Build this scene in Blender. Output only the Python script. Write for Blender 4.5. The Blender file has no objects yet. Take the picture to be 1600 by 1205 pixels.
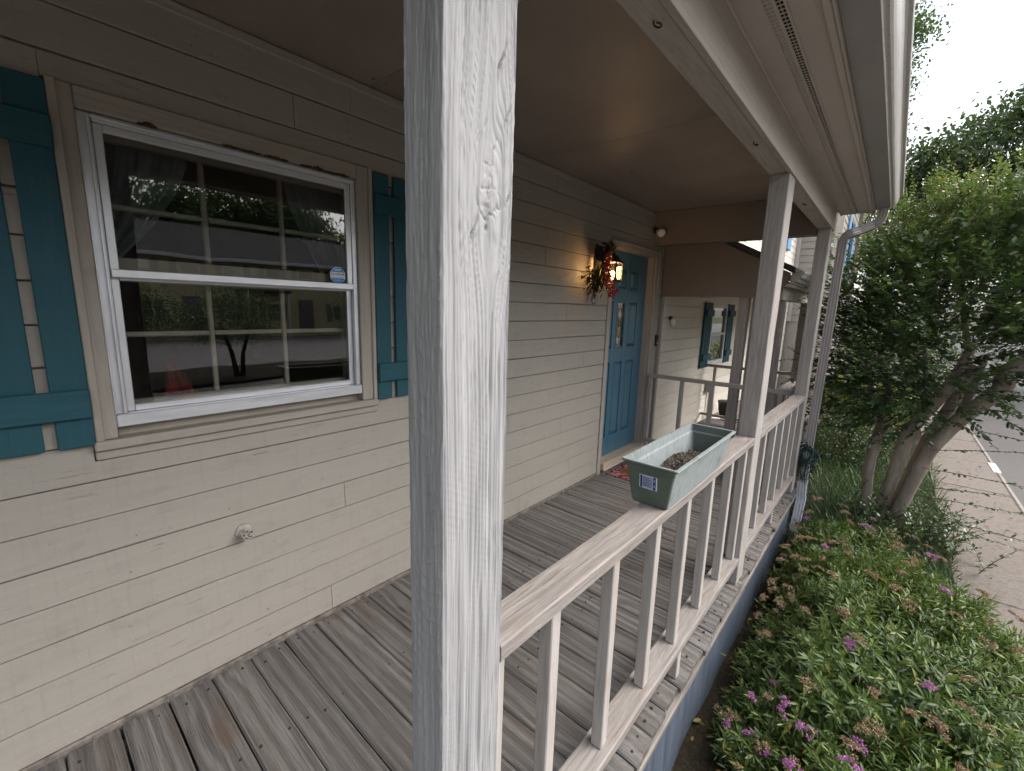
import bpy, bmesh, math, random
import numpy as np
from mathutils import Vector, Matrix
R = math.radians
random.seed(7)
rng = np.random.default_rng(7)
scene = bpy.context.scene
C = scene.collection

# ------------------------------------------------------------------ camera
cam = bpy.data.cameras.new('camera')
cam.sensor_fit = 'HORIZONTAL'; cam.sensor_width = 36.0; cam.lens = 15.385
cam.clip_start = 0.02; cam.clip_end = 800
camo = bpy.data.objects.new('camera', cam); C.objects.link(camo)
right = Vector((0.754851, 0.655241, 0.029309)); up = Vector((-0.138126, 0.115123, 0.983701))
right = (right - up * right.dot(up) / up.dot(up)).normalized(); up.normalize()
back = right.cross(up)
camo.matrix_world = Matrix(((right.x, up.x, back.x, 1.966), (right.y, up.y, back.y, 0.0),
                            (right.z, up.z, back.z, 1.55), (0, 0, 0, 1)))
scene.camera = camo

# ------------------------------------------------------------------ world, sun, exposure
SUN_EL, SUN_AZ = 48.0, 58.0          # azimuth measured from +Y (along the porch) towards +X (the street)
w = bpy.data.worlds.new('World'); scene.world = w; w.use_nodes = True
nt = w.node_tree; nt.nodes.clear()
sky = nt.nodes.new('ShaderNodeTexSky'); sky.sky_type = 'NISHITA'; sky.sun_disc = False
sky.sun_elevation = R(SUN_EL); sky.sun_rotation = R(SUN_AZ); sky.dust_density = 4.0; sky.air_density = 1.0
hs = nt.nodes.new('ShaderNodeHueSaturation'); hs.inputs['Saturation'].default_value = 0.42
bg = nt.nodes.new('ShaderNodeBackground'); bg.inputs['Strength'].default_value = 0.12
wo = nt.nodes.new('ShaderNodeOutputWorld')
nt.links.new(sky.outputs[0], hs.inputs['Color']); nt.links.new(hs.outputs[0], bg.inputs['Color']); nt.links.new(bg.outputs[0], wo.inputs[0])
sun = bpy.data.lights.new('sun', 'SUN'); sun.energy = 0.5; sun.angle = R(45); sun.color = (1.0, 0.98, 0.95)
suno = bpy.data.objects.new('sun', sun); C.objects.link(suno)
sd = Vector((math.sin(R(SUN_AZ)) * math.cos(R(SUN_EL)), math.cos(R(SUN_AZ)) * math.cos(R(SUN_EL)), math.sin(R(SUN_EL))))
suno.rotation_euler = (-sd).to_track_quat('-Z', 'Y').to_euler()
vs = scene.view_settings
vs.view_transform = 'Standard'; vs.look = 'None'; vs.exposure = 1.80; vs.gamma = 1.0; vs.use_curve_mapping = False
scene.render.engine = 'CYCLES'
cy = scene.cycles
cy.use_denoising = True; cy.max_bounces = 8; cy.diffuse_bounces = 4; cy.glossy_bounces = 4; cy.transparent_max_bounces = 12
cy.use_adaptive_sampling = True; cy.adaptive_threshold = 0.015; cy.caustics_reflective = False; cy.caustics_refractive = False
cy.sample_clamp_indirect = 6.0

# ------------------------------------------------------------------ material helpers
class NT:
    def __init__(s, name):
        s.m = bpy.data.materials.new(name); s.m.use_nodes = True
        s.t = s.m.node_tree; s.t.nodes.clear()
        s.out = s.t.nodes.new('ShaderNodeOutputMaterial')
    def n(s, typ, props=None, **ins):
        nd = s.t.nodes.new('ShaderNode' + typ)
        for k, v in (props or {}).items(): setattr(nd, k, v)
        for k, v in ins.items():
            key = int(k[1:]) if (k[0] == 'i' and k[1:].isdigit()) else k.replace('_', ' ')
            s.put(nd.inputs[key], v)
        return nd
    def put(s, sock, v):
        if isinstance(v, bpy.types.NodeSocket): s.t.links.new(v, sock)
        elif isinstance(v, bpy.types.Node): s.t.links.new(v.outputs[0], sock)
        elif isinstance(v, (tuple, list)) and len(v) == 3 and sock.type == 'RGBA': sock.default_value = (*v, 1)
        else: sock.default_value = v
    def coord(s, scale=(1, 1, 1), rand=0.0, kind='Object', loc=(0, 0, 0), rot=(0, 0, 0)):
        tc = s.n('TexCoord').outputs[kind]
        v = tc
        if rand:
            oi = s.n('ObjectInfo')
            mul = s.n('VectorMath', {'operation': 'SCALE'}, i0=(rand, rand * 1.7, rand * 0.6))
            s.t.links.new(oi.outputs['Random'], mul.inputs['Scale'])
            v = s.n('VectorMath', {'operation': 'ADD'}, i0=v, i1=mul.outputs[0]).outputs[0]
        mp = s.n('Mapping'); s.t.links.new(v, mp.inputs['Vector'])
        mp.inputs['Scale'].default_value = scale; mp.inputs['Location'].default_value = loc; mp.inputs['Rotation'].default_value = rot
        return mp.outputs[0]
    def noise(s, vec, scale=5, detail=4, rough=0.55, dist=0.0):
        nd = s.n('TexNoise', Scale=float(scale), Detail=float(detail), Roughness=rough, Distortion=dist)
        s.t.links.new(vec, nd.inputs['Vector']); return nd.outputs['Fac']
    def ramp(s, fac, stops):
        nd = s.n('ValToRGB', Fac=fac); cr = nd.color_ramp
        while len(cr.elements) < len(stops): cr.elements.new(0.5)
        for e, (p, c) in zip(cr.elements, stops):
            e.position = p; e.color = (*c, 1) if len(c) == 3 else c
        return nd.outputs[0]
    def ramf(s, fac, a, b, lo=0.0, hi=1.0):
        nd = s.n('MapRange', i1=a, i2=b, i3=lo, i4=hi); s.put(nd.inputs[0], fac); return nd.outputs[0]
    def mix(s, f, a, b, mode='MIX'):
        nd = s.n('Mix', {'data_type': 'RGBA', 'blend_type': mode})
        s.put(nd.inputs[0], f); s.put(nd.inputs[6], a); s.put(nd.inputs[7], b); return nd.outputs[2]
    def math(s, op, a, b=0.0):
        nd = s.n('Math', {'operation': op}); s.put(nd.inputs[0], a); s.put(nd.inputs[1], b); return nd.outputs[0]
    def bump(s, h, strength=0.5, dist=0.002, normal=None):
        nd = s.n('Bump', Strength=strength, Distance=dist, Height=h)
        if normal is not None: s.put(nd.inputs['Normal'], normal)
        return nd.outputs[0]
    def pbr(s, color, rough=0.6, normal=None, metal=0.0, spec=0.4, **kw):
        b = s.n('BsdfPrincipled'); s.put(b.inputs['Base Color'], color); s.put(b.inputs['Roughness'], rough)
        b.inputs['Metallic'].default_value = metal; b.inputs['Specular IOR Level'].default_value = spec
        if normal is not None: s.put(b.inputs['Normal'], normal)
        for k, v in kw.items(): s.put(b.inputs[k.replace('_', ' ')], v)
        s.t.links.new(b.outputs[0], s.out.inputs[0]); return b

def sc3(axis, along, across):
    v = [across] * 3; v['xyz'.index(axis)] = along; return tuple(v)

_pw = {}
def painted_wood(axis, col=(0.40, 0.37, 0.345), grain=1.0, worn=0.0):
    key = (axis, col, grain, worn)
    if key in _pw: return _pw[key]
    s = NT('painted_wood_' + axis)
    v = s.coord(sc3(axis, 1.6, 26), rand=13)
    vd = s.n('VectorMath', {'operation': 'ADD'}, i0=v, i1=(0, 0, 0))
    warp = s.n('TexNoise', Scale=0.8, Detail=2.0); s.t.links.new(v, warp.inputs['Vector'])
    sc = s.n('VectorMath', {'operation': 'SCALE'}, i0=warp.outputs['Color']); sc.inputs['Scale'].default_value = 1.6
    s.t.links.new(sc.outputs[0], vd.inputs[1])
    g1 = s.noise(vd.outputs[0], 2.6, 5, 0.62)
    g2 = s.noise(s.coord(sc3(axis, 5, 120), rand=5), 1.5, 3, 0.6)
    blot = s.noise(s.coord((1, 1, 1), rand=9), 7, 4)
    big = s.noise(s.coord((1, 1, 1), rand=4), 1.7, 3)
    dark = tuple(c * (1 - 0.2 * min(grain, 1.4)) for c in col); lite = tuple(min(1, c * 1.07) for c in col)
    c1 = s.mix(s.ramf(g1, 0.35, 0.62), dark, lite)
    c2 = s.mix(s.ramf(big, 0.4, 0.75, 0, 0.35), c1, tuple(c * f for c, f in zip(col, (0.92, 0.85, 0.78))))
    c3 = s.mix(s.ramf(blot, 0.62, 0.75, 0, 0.4), c2, tuple(c * f for c, f in zip(col, (0.72, 0.66, 0.60))))
    if worn:
        wv = s.noise(s.coord(sc3(axis, 3, 14), rand=3), 2.2, 5, 0.7)
        c3 = s.mix(s.ramf(wv, 0.50, 0.60, 0, worn), c3, (0.20, 0.165, 0.135))
    h = s.math('ADD', s.math('MULTIPLY', g1, 1.0), s.math('MULTIPLY', g2, 0.35))
    s.pbr(c3, 0.62, s.bump(h, 0.55 * grain, 0.004), spec=0.3)
    _pw[key] = s.m; return s.m

def mat_siding():
    s = NT('siding_paint')
    col = (0.345, 0.317, 0.276)
    v = s.coord((1, 1, 1), kind='Object')
    vg = s.coord((30, 1.6, 30), rand=21)
    g = s.noise(vg, 1.6, 5, 0.6)
    b = s.noise(v, 1.3, 4)
    stain = s.noise(s.coord((1, 2.2, 5)), 3.1, 5, 0.65)
    fleck = s.noise(s.coord((1, 60, 60)), 3, 2)
    scr = s.noise(s.coord((1, 3.0, 46), rand=8), 1.6, 5, 0.7); drip = s.noise(s.coord((1, 34, 1.6)), 1.3, 4, .6)
    c = s.mix(s.ramf(g, 0.3, 0.7), tuple(x * 0.94 for x in col), tuple(x * 1.03 for x in col))
    c = s.mix(s.ramf(b, 0.35, 0.75, 0, 0.5), c, (0.322, 0.298, 0.262))
    c = s.mix(s.ramf(stain, 0.56, 0.72, 0, 0.40), c, (0.245, 0.222, 0.192))
    c = s.mix(s.ramf(fleck, 0.675, 0.70, 0, 0.6), c, (0.50, 0.485, 0.465))
    c = s.mix(s.ramf(scr, 0.645, 0.69, 0, 0.7), c, (0.165, 0.148, 0.132)); c = s.mix(s.ramf(drip, 0.55, 0.70, 0, 0.28), c, (0.235, 0.222, 0.205)); dent = s.noise(s.coord((1, 1, 1), rand=31), 31, 3, .5); c = s.mix(s.ramf(dent, 0.71, 0.76, 0, 0.45), c, (0.15, 0.135, 0.12))
    oi = s.n('ObjectInfo'); c = s.mix(s.ramf(oi.outputs['Random'], 0, 1, 0, 0.22), c, (0.292, 0.268, 0.236))
    s.pbr(c, 0.55, s.bump(s.math('SUBTRACT', g, s.math('MULTIPLY', s.ramf(scr, 0.63, 0.70), 1.2)), 0.35, 0.003), spec=0.35); return s.m

def mat_simple(name, col, rough=0.6, spec=0.4, metal=0.0, var=0.12, scale=12, bumpd=0.0, stretch=(1, 1, 1), rand=3):
    s = NT(name); f = s.noise(s.coord(stretch, rand=rand), scale, 4)
    c = s.mix(s.ramf(f, 0.3, 0.7), tuple(x * (1 - var) for x in col), tuple(min(1, x * (1 + var)) for x in col))
    nm = s.bump(f, 0.4, bumpd) if bumpd else None
    s.pbr(c, rough, nm, metal, spec); return s.m

def mat_deck(axis='x'):
    s = NT('weathered_deck_wood')
    v = s.coord(sc3(axis, 0.5, 15), rand=37)
    kv = s.coord(sc3(axis, 1.7, 6.0), rand=37)
    knot = s.n('TexVoronoi', {'feature': 'F1'}, Scale=1.0, Randomness=1.0); s.t.links.new(kv, knot.inputs['Vector'])
    kd = knot.outputs['Distance']
    warp = s.noise(v, 0.55, 3, 0.5)
    sep = s.n('SeparateXYZ'); s.t.links.new(v, sep.inputs[0])
    acr = sep.outputs['Y' if axis == 'x' else 'X']
    ph = s.math('ADD', s.math('MULTIPLY', acr, 7.5), s.math('ADD', s.math('MULTIPLY', warp, 26.0), s.ramf(kd, 0.0, 0.30, 5.0, 0.0)))
    wave = s.math('SINE', ph)
    fib = s.noise(s.coord(sc3(axis, 5, 260), rand=11), 1.0, 4, 0.7)
    fib2 = s.noise(s.coord(sc3(axis, 2.2, 70), rand=14), 1.0, 4, 0.65)
    patch = s.noise(s.coord(sc3(axis, 1.4, 4), rand=17), 1.5, 5, 0.62)
    pale = s.noise(s.coord(sc3(axis, 2.4, 6), rand=23), 1.5, 5, 0.62)
    wv = s.ramf(wave, -0.7, 0.9, 0, 1)
    c = s.mix(wv, (0.125, 0.111, 0.098), (0.265, 0.247, 0.228))
    c = s.mix(s.ramf(fib2, 0.38, 0.62, 0.0, 0.75), c, (0.165, 0.157, 0.151))
    c = s.mix(s.ramf(fib, 0.50, 0.64, 0.0, 0.70), c, (0.058, 0.049, 0.042))
    c = s.mix(s.ramf(pale, 0.55, 0.75, 0.0, 0.5), c, (0.225, 0.222, 0.222))
    c = s.mix(s.ramf(patch, 0.55, 0.70, 0.0, 0.65), c, (0.125, 0.080, 0.052))
    c = s.mix(s.ramf(kd, 0.085, 0.03, 0.0, 0.9), c, (0.050, 0.036, 0.027))
    oi = s.n('ObjectInfo')
    c = s.mix(s.ramf(oi.outputs['Random'], 0, 1, 0.0, 0.5), c, (0.092, 0.085, 0.081))
    h = s.math('ADD', s.math('MULTIPLY', wv, 0.7), s.math('ADD', fib, s.math('MULTIPLY', fib2, 0.8)))
    s.pbr(c, 0.78, s.bump(h, 1.0, 0.005), spec=0.22); return s.m

def mat_leaf(name, stops, rough=0.42, trans=0.30, spec=0.45):
    s = NT(name)
    at = s.n('Attribute', {'attribute_name': 'tint'})
    c = s.ramp(at.outputs['Fac'], stops)
    b = s.pbr(c, rough, spec=spec)
    tr = s.n('BsdfTranslucent'); s.put(tr.inputs['Color'], s.mix(0.5, c, (0.22, 0.34, 0.05)))
    mx = s.n('MixShader'); mx.inputs[0].default_value = trans
    s.t.links.new(b.outputs[0], mx.inputs[1]); s.t.links.new(tr.outputs[0], mx.inputs[2]); s.t.links.new(mx.outputs[0], s.out.inputs[0])
    return s.m

def mat_glass(name, tint=(0.85, 0.88, 0.88), base=0.06, boost=1.0):
    s = NT(name)
    fr = s.n('Fresnel', IOR=1.5)
    f = s.math('ADD', s.math('MULTIPLY', fr.outputs[0], boost), base)
    tr = s.n('BsdfTransparent'); tr.inputs[0].default_value = (*tint, 1)
    gl = s.n('BsdfGlossy', Roughness=0.0)
    wv = s.noise(s.coord((1, 1, 1)), 2.2, 1); s.put(gl.inputs['Normal'], s.bump(wv, 0.06, 0.02))
    mx = s.n('MixShader'); s.put(mx.inputs[0], f)
    s.t.links.new(tr.outputs[0], mx.inputs[1]); s.t.links.new(gl.outputs[0], mx.inputs[2]); s.t.links.new(mx.outputs[0], s.out.inputs[0])
    return s.m

TRIM = (0.40, 0.37, 0.345)
M = {}
M['siding'] = mat_siding()
M['trimz'] = painted_wood('z'); M['trimy'] = painted_wood('y'); M['trimx'] = painted_wood('x')
M['capy'] = painted_wood('y', (0.275, 0.25, 0.232), 1.9, 0.5); M['capx'] = painted_wood('x', (0.36, 0.33, 0.30), 1.0)
M['casing'] = painted_wood('z', (0.345, 0.312, 0.272), 0.4); M['casingy'] = painted_wood('y', (0.345, 0.312, 0.272), 0.4)
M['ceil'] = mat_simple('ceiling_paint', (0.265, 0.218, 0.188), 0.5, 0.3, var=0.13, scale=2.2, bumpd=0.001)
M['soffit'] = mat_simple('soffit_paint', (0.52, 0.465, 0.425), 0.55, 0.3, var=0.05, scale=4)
M['shutter'] = painted_wood('z', (0.018, 0.078, 0.102), 0.35)
M['shuttery'] = painted_wood('y', (0.018, 0.078, 0.102), 0.35)
M['door'] = mat_simple('door_teal_paint', (0.060, 0.150, 0.216), 0.30, 0.5, var=0.06, scale=5)
M['alu'] = mat_simple('mill_aluminium', (0.66, 0.67, 0.70), 0.42, 0.5, 0.75, var=0.10, scale=6, stretch=(8, 1, 1))
M['aluy'] = mat_simple('mill_aluminium_rail', (0.68, 0.69, 0.72), 0.42, 0.5, 0.75, var=0.10, scale=6, stretch=(8, 1, 8))
M['muntin'] = mat_simple('tan_sash_paint', (0.40, 0.35, 0.28), 0.6, var=0.08)
M['glass'] = mat_glass('window_glass', base=0.085, boost=1.3)
M['lampglass'] = mat_glass('lantern_glass', (1.0, 0.93, 0.82), 0.03, 0.8)
M['curtain'] = mat_simple('curtain_cloth', (0.20, 0.235, 0.25), 0.9, 0.1, var=0.15, scale=30)
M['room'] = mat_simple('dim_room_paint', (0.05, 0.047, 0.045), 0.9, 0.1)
M['deck'] = mat_deck('x')
M['rust'] = mat_simple('rotten_wood', (0.075, 0.036, 0.020), 0.9, 0.1, var=0.5, scale=60, bumpd=0.003)
M['nail'] = mat_simple('rusty_nail', (0.035, 0.025, 0.02), 0.7, 0.3)
s = NT('gutter_enamel'); _v = s.coord((1, .45, 1)); _a = s.noise(_v, 90, 3, .6); _b = s.noise(s.coord((1, 1, 1)), 4, 3)
_c = s.mix(_b, (0.47, 0.445, 0.42), (0.53, 0.505, 0.48)); _c = s.mix(s.ramf(_a, .64, .70, 0, .6), _c, (0.17, 0.155, 0.14)); s.pbr(_c, .38, spec=.5); M['gutter'] = s.m
M['gutterdark'] = mat_simple('gutter_galvanised', (0.34, 0.325, 0.315), 0.5, 0.4, var=0.08, scale=4)
M['black'] = mat_simple('black_iron', (0.012, 0.010, 0.009), 0.5, 0.4)
M['cavity'] = mat_simple('dark_cavity', (0.010, 0.009, 0.008), 0.95, 0.0)
M['white'] = mat_simple('white_plastic', (0.70, 0.69, 0.66), 0.4, 0.5, var=0.04)
M['stickerblue'] = mat_simple('sticker_blue', (0.015, 0.26, 0.62), 0.35, 0.5, var=0.03)
M['stickerwhite'] = mat_simple('sticker_white', (0.72, 0.74, 0.80), 0.4, 0.5, var=0.02)
M['ink'] = mat_simple('sticker_ink', (0.03, 0.05, 0.10), 0.5, 0.3, var=0.02)
M['bark'] = None

def mat_bark():
    s = NT('myrtle_bark'); v = s.coord((1, 1, 0.22))
    a = s.noise(v, 14, 5, 0.6); b = s.noise(s.coord((1, 1, 0.5)), 5, 3)
    c = s.mix(s.ramf(a, 0.35, 0.65), (0.21, 0.165, 0.13), (0.42, 0.35, 0.285))
    c = s.mix(s.ramf(b, 0.5, 0.65, 0, 0.7), c, (0.27, 0.235, 0.20))
    s.pbr(c, 0.7, s.bump(a, 0.6, 0.006), spec=0.25); return s.m
M['bark'] = mat_bark()

# ------------------------------------------------------------------ mesh helpers
def mesh(name, verts, faces, mats, smooth=False, fmat=None):
    me = bpy.data.meshes.new(name)
    me.from_pydata([tuple(v) for v in verts], [], [tuple(f) for f in faces])
    for m in (mats if isinstance(mats, (list, tuple)) else [mats]): me.materials.append(m)
    if fmat is not None: me.polygons.foreach_set('material_index', fmat)
    if smooth: me.polygons.foreach_set('use_smooth', [True] * len(me.polygons))
    me.update(); return me

def link(name, data, parent=None, loc=None, rot=None):
    o = bpy.data.objects.new(name, data); C.objects.link(o)
    if loc is not None: o.location = loc
    if rot is not None: o.rotation_euler = rot
    if parent is not None:
        o.parent = parent
        o.matrix_parent_inverse = pworld(parent).inverted()
    return o

def pworld(o):
    m = Matrix.LocRotScale(o.location, o.rotation_euler, o.scale)
    if o.parent: m = pworld(o.parent) @ o.matrix_parent_inverse @ m
    return m

def tag(o, label, cat, group=None):
    o['label'] = label; o['category'] = cat
    if group: o['group'] = group
    return o

def thing(name, label, cat, loc=(0, 0, 0), group=None):
    o = bpy.data.objects.new(name, None); C.objects.link(o); o.location = loc; o.empty_display_size = 0.1
    return tag(o, label, cat, group)

class MB:
    def __init__(s): s.v = []; s.f = []; s.m = []
    def add(s, verts, faces, mi=0):
        b = len(s.v); s.v += [tuple(p) for p in verts]
        s.f += [tuple(i + b for i in f) for f in faces]; s.m += [mi] * len(faces); return s
    def box(s, x0, x1, y0, y1, z0, z1, c=0.003, mi=0):
        """box with chamfered edges"""
        c = min(c, (x1 - x0) * .45, (y1 - y0) * .45, (z1 - z0) * .45)
        if c <= 0:
            vs_ = [(x, y, z) for x in (x0, x1) for y in (y0, y1) for z in (z0, z1)]
            return s.add(vs_, [(0, 1, 3, 2), (4, 6, 7, 5), (0, 4, 5, 1), (2, 3, 7, 6), (0, 2, 6, 4), (1, 5, 7, 3)], mi)
        V = []; idx = {}
        for i, x in enumerate((x0, x1)):
            for j, y in enumerate((y0, y1)):
                for k, z in enumerate((z0, z1)):
                    sx, sy, sz = (c if i == 0 else -c), (c if j == 0 else -c), (c if k == 0 else -c)
                    idx[i, j, k] = len(V)
                    V += [(x, y + sy, z + sz), (x + sx, y, z + sz), (x + sx, y + sy, z)]
        g = lambda i, j, k, a: idx[i, j, k] + a
        F = [(g(0,0,0,0), g(0,0,1,0), g(0,1,1,0), g(0,1,0,0)), (g(1,0,0,0), g(1,1,0,0), g(1,1,1,0), g(1,0,1,0)),
             (g(0,0,0,1), g(1,0,0,1), g(1,0,1,1), g(0,0,1,1)), (g(0,1,0,1), g(0,1,1,1), g(1,1,1,1), g(1,1,0,1)),
             (g(0,0,0,2), g(0,1,0,2), g(1,1,0,2), g(1,0,0,2)), (g(0,0,1,2), g(1,0,1,2), g(1,1,1,2), g(0,1,1,2))]
        for k in (0, 1):
            for j in (0, 1):
                q = [g(0,j,k,1), g(1,j,k,1), g(1,j,k,2), g(0,j,k,2)]; F.append(q if (j + k) % 2 else q[::-1])
        for k in (0, 1):
            for i in (0, 1):
                q = [g(i,0,k,0), g(i,1,k,0), g(i,1,k,2), g(i,0,k,2)]; F.append(q[::-1] if (i + k) % 2 else q)
        for j in (0, 1):
            for i in (0, 1):
                q = [g(i,j,0,0), g(i,j,1,0), g(i,j,1,1), g(i,j,0,1)]; F.append(q if (i + j) % 2 else q[::-1])
        for i in (0, 1):
            for j in (0, 1):
                for k in (0, 1):
                    t = [g(i,j,k,0), g(i,j,k,1), g(i,j,k,2)]; F.append(t if (i + j + k) % 2 else t[::-1])
        return s.add(V, F, mi)
    def tube(s, pts, rad, n=8, mi=0, cap=True):
        pts = [Vector(p) for p in pts]; N = len(pts)
        rad = rad if isinstance(rad, (list, tuple)) else [rad] * N
        V = []; ref = None
        for i, p in enumerate(pts):
            d = (pts[min(i + 1, N - 1)] - pts[max(i - 1, 0)]).normalized()
            if ref is None: ref = d.orthogonal().normalized()
            ref = (ref - d * ref.dot(d)).normalized(); b = d.cross(ref)
            for k in range(n):
                a = 2 * math.pi * k / n; V.append(p + (ref * math.cos(a) + b * math.sin(a)) * rad[i])
        F = [(i * n + k, i * n + (k + 1) % n, (i + 1) * n + (k + 1) % n, (i + 1) * n + k) for i in range(N - 1) for k in range(n)]
        if cap: F += [tuple(range(n))[::-1], tuple((N - 1) * n + k for k in range(n))]
        return s.add(V, F, mi)
    def sweep(s, pts, prof, upv, mi=0, closed=True, cap=True):
        """profile (a,b) swept along pts; a along side axis, b along second axis"""
        pts = [Vector(p) for p in pts]; N = len(pts); n = len(prof); V = []
        for i, p in enumerate(pts):
            d = (pts[min(i + 1, N - 1)] - pts[max(i - 1, 0)]).normalized()
            sd_ = d.cross(Vector(upv)).normalized(); u_ = sd_.cross(d)
            for a, b in prof: V.append(p + sd_ * a + u_ * b)
        rngk = range(n if closed else n - 1)
        F = [(i * n + k, i * n + (k + 1) % n, (i + 1) * n + (k + 1) % n, (i + 1) * n + k) for i in range(N - 1) for k in rngk]
        if cap and closed: F += [tuple(range(n))[::-1], tuple((N - 1) * n + k for k in range(n))]
        return s.add(V, F, mi)
    def build(s, name, mats, parent=None, smooth=False, loc=None, rot=None):
        ml = mats if isinstance(mats, (list, tuple)) else [mats]
        me = mesh(name, s.v, s.f, ml, smooth, s.m if len(ml) > 1 else None)
        return link(name, me, parent, loc, rot)

def box(name, m, parent, x0, x1, y0, y1, z0, z1, c=0.003):
    """one chamfered box whose origin sits at its own centre"""
    cx, cy_, cz = (x0 + x1) / 2, (y0 + y1) / 2, (z0 + z1) / 2
    return MB().box(x0 - cx, x1 - cx, y0 - cy_, y1 - cy_, z0 - cz, z1 - cz, c).build(name, m, parent, loc=(cx, cy_, cz))

def kind(o, k): o['kind'] = k; return o

_tab = np.random.default_rng(3).random((256, 256))
def vn(u, v, seed=0):
    u = np.asarray(u, float) + seed * 17.31; v = np.asarray(v, float) + seed * 9.77
    iu, iv = np.floor(u).astype(int), np.floor(v).astype(int); fu, fv = u - iu, v - iv
    fu, fv = fu * fu * (3 - 2 * fu), fv * fv * (3 - 2 * fv)
    t = lambda a, b: _tab[a & 255, b & 255]
    return (t(iu, iv) * (1 - fu) + t(iu + 1, iv) * fu) * (1 - fv) + (t(iu, iv + 1) * (1 - fu) + t(iu + 1, iv + 1) * fu) * fv

def leaves_mesh(name, P, D, N, L, W, mat, prof, fold=0.25, curl=0.15, tint=None):
    """many leaves in one mesh. prof: [(t,w)] interior stations"""
    n = len(P); D = D / np.linalg.norm(D, axis=1, keepdims=True)
    S = np.cross(D, N); S /= np.linalg.norm(S, axis=1, keepdims=True) + 1e-9; U = np.cross(S, D)
    k = len(prof); per = 2 + 3 * k
    V = np.zeros((n, per, 3)); Lc, Wc = L[:, None], W[:, None]
    V[:, 0] = P
    for i, (t, wd) in enumerate(prof):
        base = P + D * Lc * t - U * Lc * curl * t * t
        V[:, 1 + 3 * i] = base + S * Wc * wd * 0.5
        V[:, 2 + 3 * i] = base - U * Wc * wd * fold
        V[:, 3 + 3 * i] = base - S * Wc * wd * 0.5
    V[:, -1] = P + D * Lc - U * Lc * curl
    F3 = [(0, 2, 1), (0, 3, 2)]; F4 = []
    for i in range(k - 1):
        a = 1 + 3 * i; F4 += [(a, a + 1, a + 4, a + 3), (a + 1, a + 2, a + 5, a + 4)]
    a = 1 + 3 * (k - 1); F3 += [(a, a + 1, per - 1), (a + 1, a + 2, per - 1)]
    for q in F4: F3 += [(q[0], q[1], q[2]), (q[0], q[2], q[3])]
    F3 = np.array(F3); off = (np.arange(n) * per)[:, None, None]
    faces = (F3[None] + off).reshape(-1, 3)
    me = bpy.data.meshes.new(name); V = V.reshape(-1, 3)
    me.vertices.add(len(V)); me.vertices.foreach_set('co', V.ravel())
    me.loops.add(faces.size); me.loops.foreach_set('vertex_index', faces.ravel().astype(np.int32))
    me.polygons.add(len(faces)); me.polygons.foreach_set('loop_start', np.arange(0, faces.size, 3, dtype=np.int32))
    me.materials.append(mat)
    at = me.attributes.new('tint', 'FLOAT', 'POINT')
    tint = rng.random(n) if tint is None else tint
    at.data.foreach_set('value', np.repeat(tint, per).astype(np.float32))
    me.update(); me.validate(); return me

def rand_unit(n):
    v = rng.normal(size=(n, 3)); return v / np.linalg.norm(v, axis=1, keepdims=True)

def shoots(S, D, Ls, spacing, leafL, droop=0.15, opposite=False, start=0.15, spread=0.9, wig=0.15):
    """curved shoots with leaves; returns leaf P,D,N,L and stem polylines"""
    P, LD, LN, LL, stems = [], [], [], [], []
    up_ = np.array([0, 0, 1.0])
    for s0, d0, l in zip(S, D, Ls):
        d0 = d0 / np.linalg.norm(d0); side = np.cross(d0, up_)
        if np.linalg.norm(side) < 1e-3: side = np.array([1.0, 0, 0])
        side /= np.linalg.norm(side); bend = rng.normal(0, wig) * side - up_ * droop * rng.uniform(0.3, 1.3)
        ts = np.linspace(0, 1, 5); stems.append([s0 + d0 * l * t + bend * l * t * t for t in ts])
        k = max(3, int(l * (1 - start) / spacing)); az = rng.uniform(0, 6.28)
        for i in range(k):
            t = start + (1 - start) * (i + 0.5) / k
            p = s0 + d0 * l * t + bend * l * t * t; tg = d0 + bend * 2 * t; tg = tg / np.linalg.norm(tg)
            a1 = np.cross(tg, up_); a1 = a1 / (np.linalg.norm(a1) + 1e-6); a2 = np.cross(a1, tg)
            for rep in range(2 if opposite else 1):
                if opposite: ang = (0 if rep == 0 else math.pi) + rng.normal(0, 0.8)
                else: az += 2.4 + rng.normal(0, 0.25); ang = az
                rad = a1 * math.cos(ang) + a2 * math.sin(ang) * (0.35 if opposite else 1.0)
                sp = spread * rng.uniform(0.7, 1.25)
                ld = tg * (1.0 - 0.45 * sp) + rad * sp + rng.normal(0, 0.12, 3)
                if t > 0.93: ld = tg + rad * 0.25
                nn = a2 * .25 + up_ * .9 + rng.normal(0, 0.38, 3) if opposite else (tg * 0.8 + up_ * 0.6 + rng.normal(0, 0.25, 3))
                P.append(p); LD.append(ld); LN.append(nn); LL.append(leafL * rng.uniform(0.6, 1.15) * (1.0 - 0.45 * max(0, t - 0.7) / 0.3))
    return np.array(P), np.array(LD), np.array(LN), np.array(LL), stems

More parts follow.
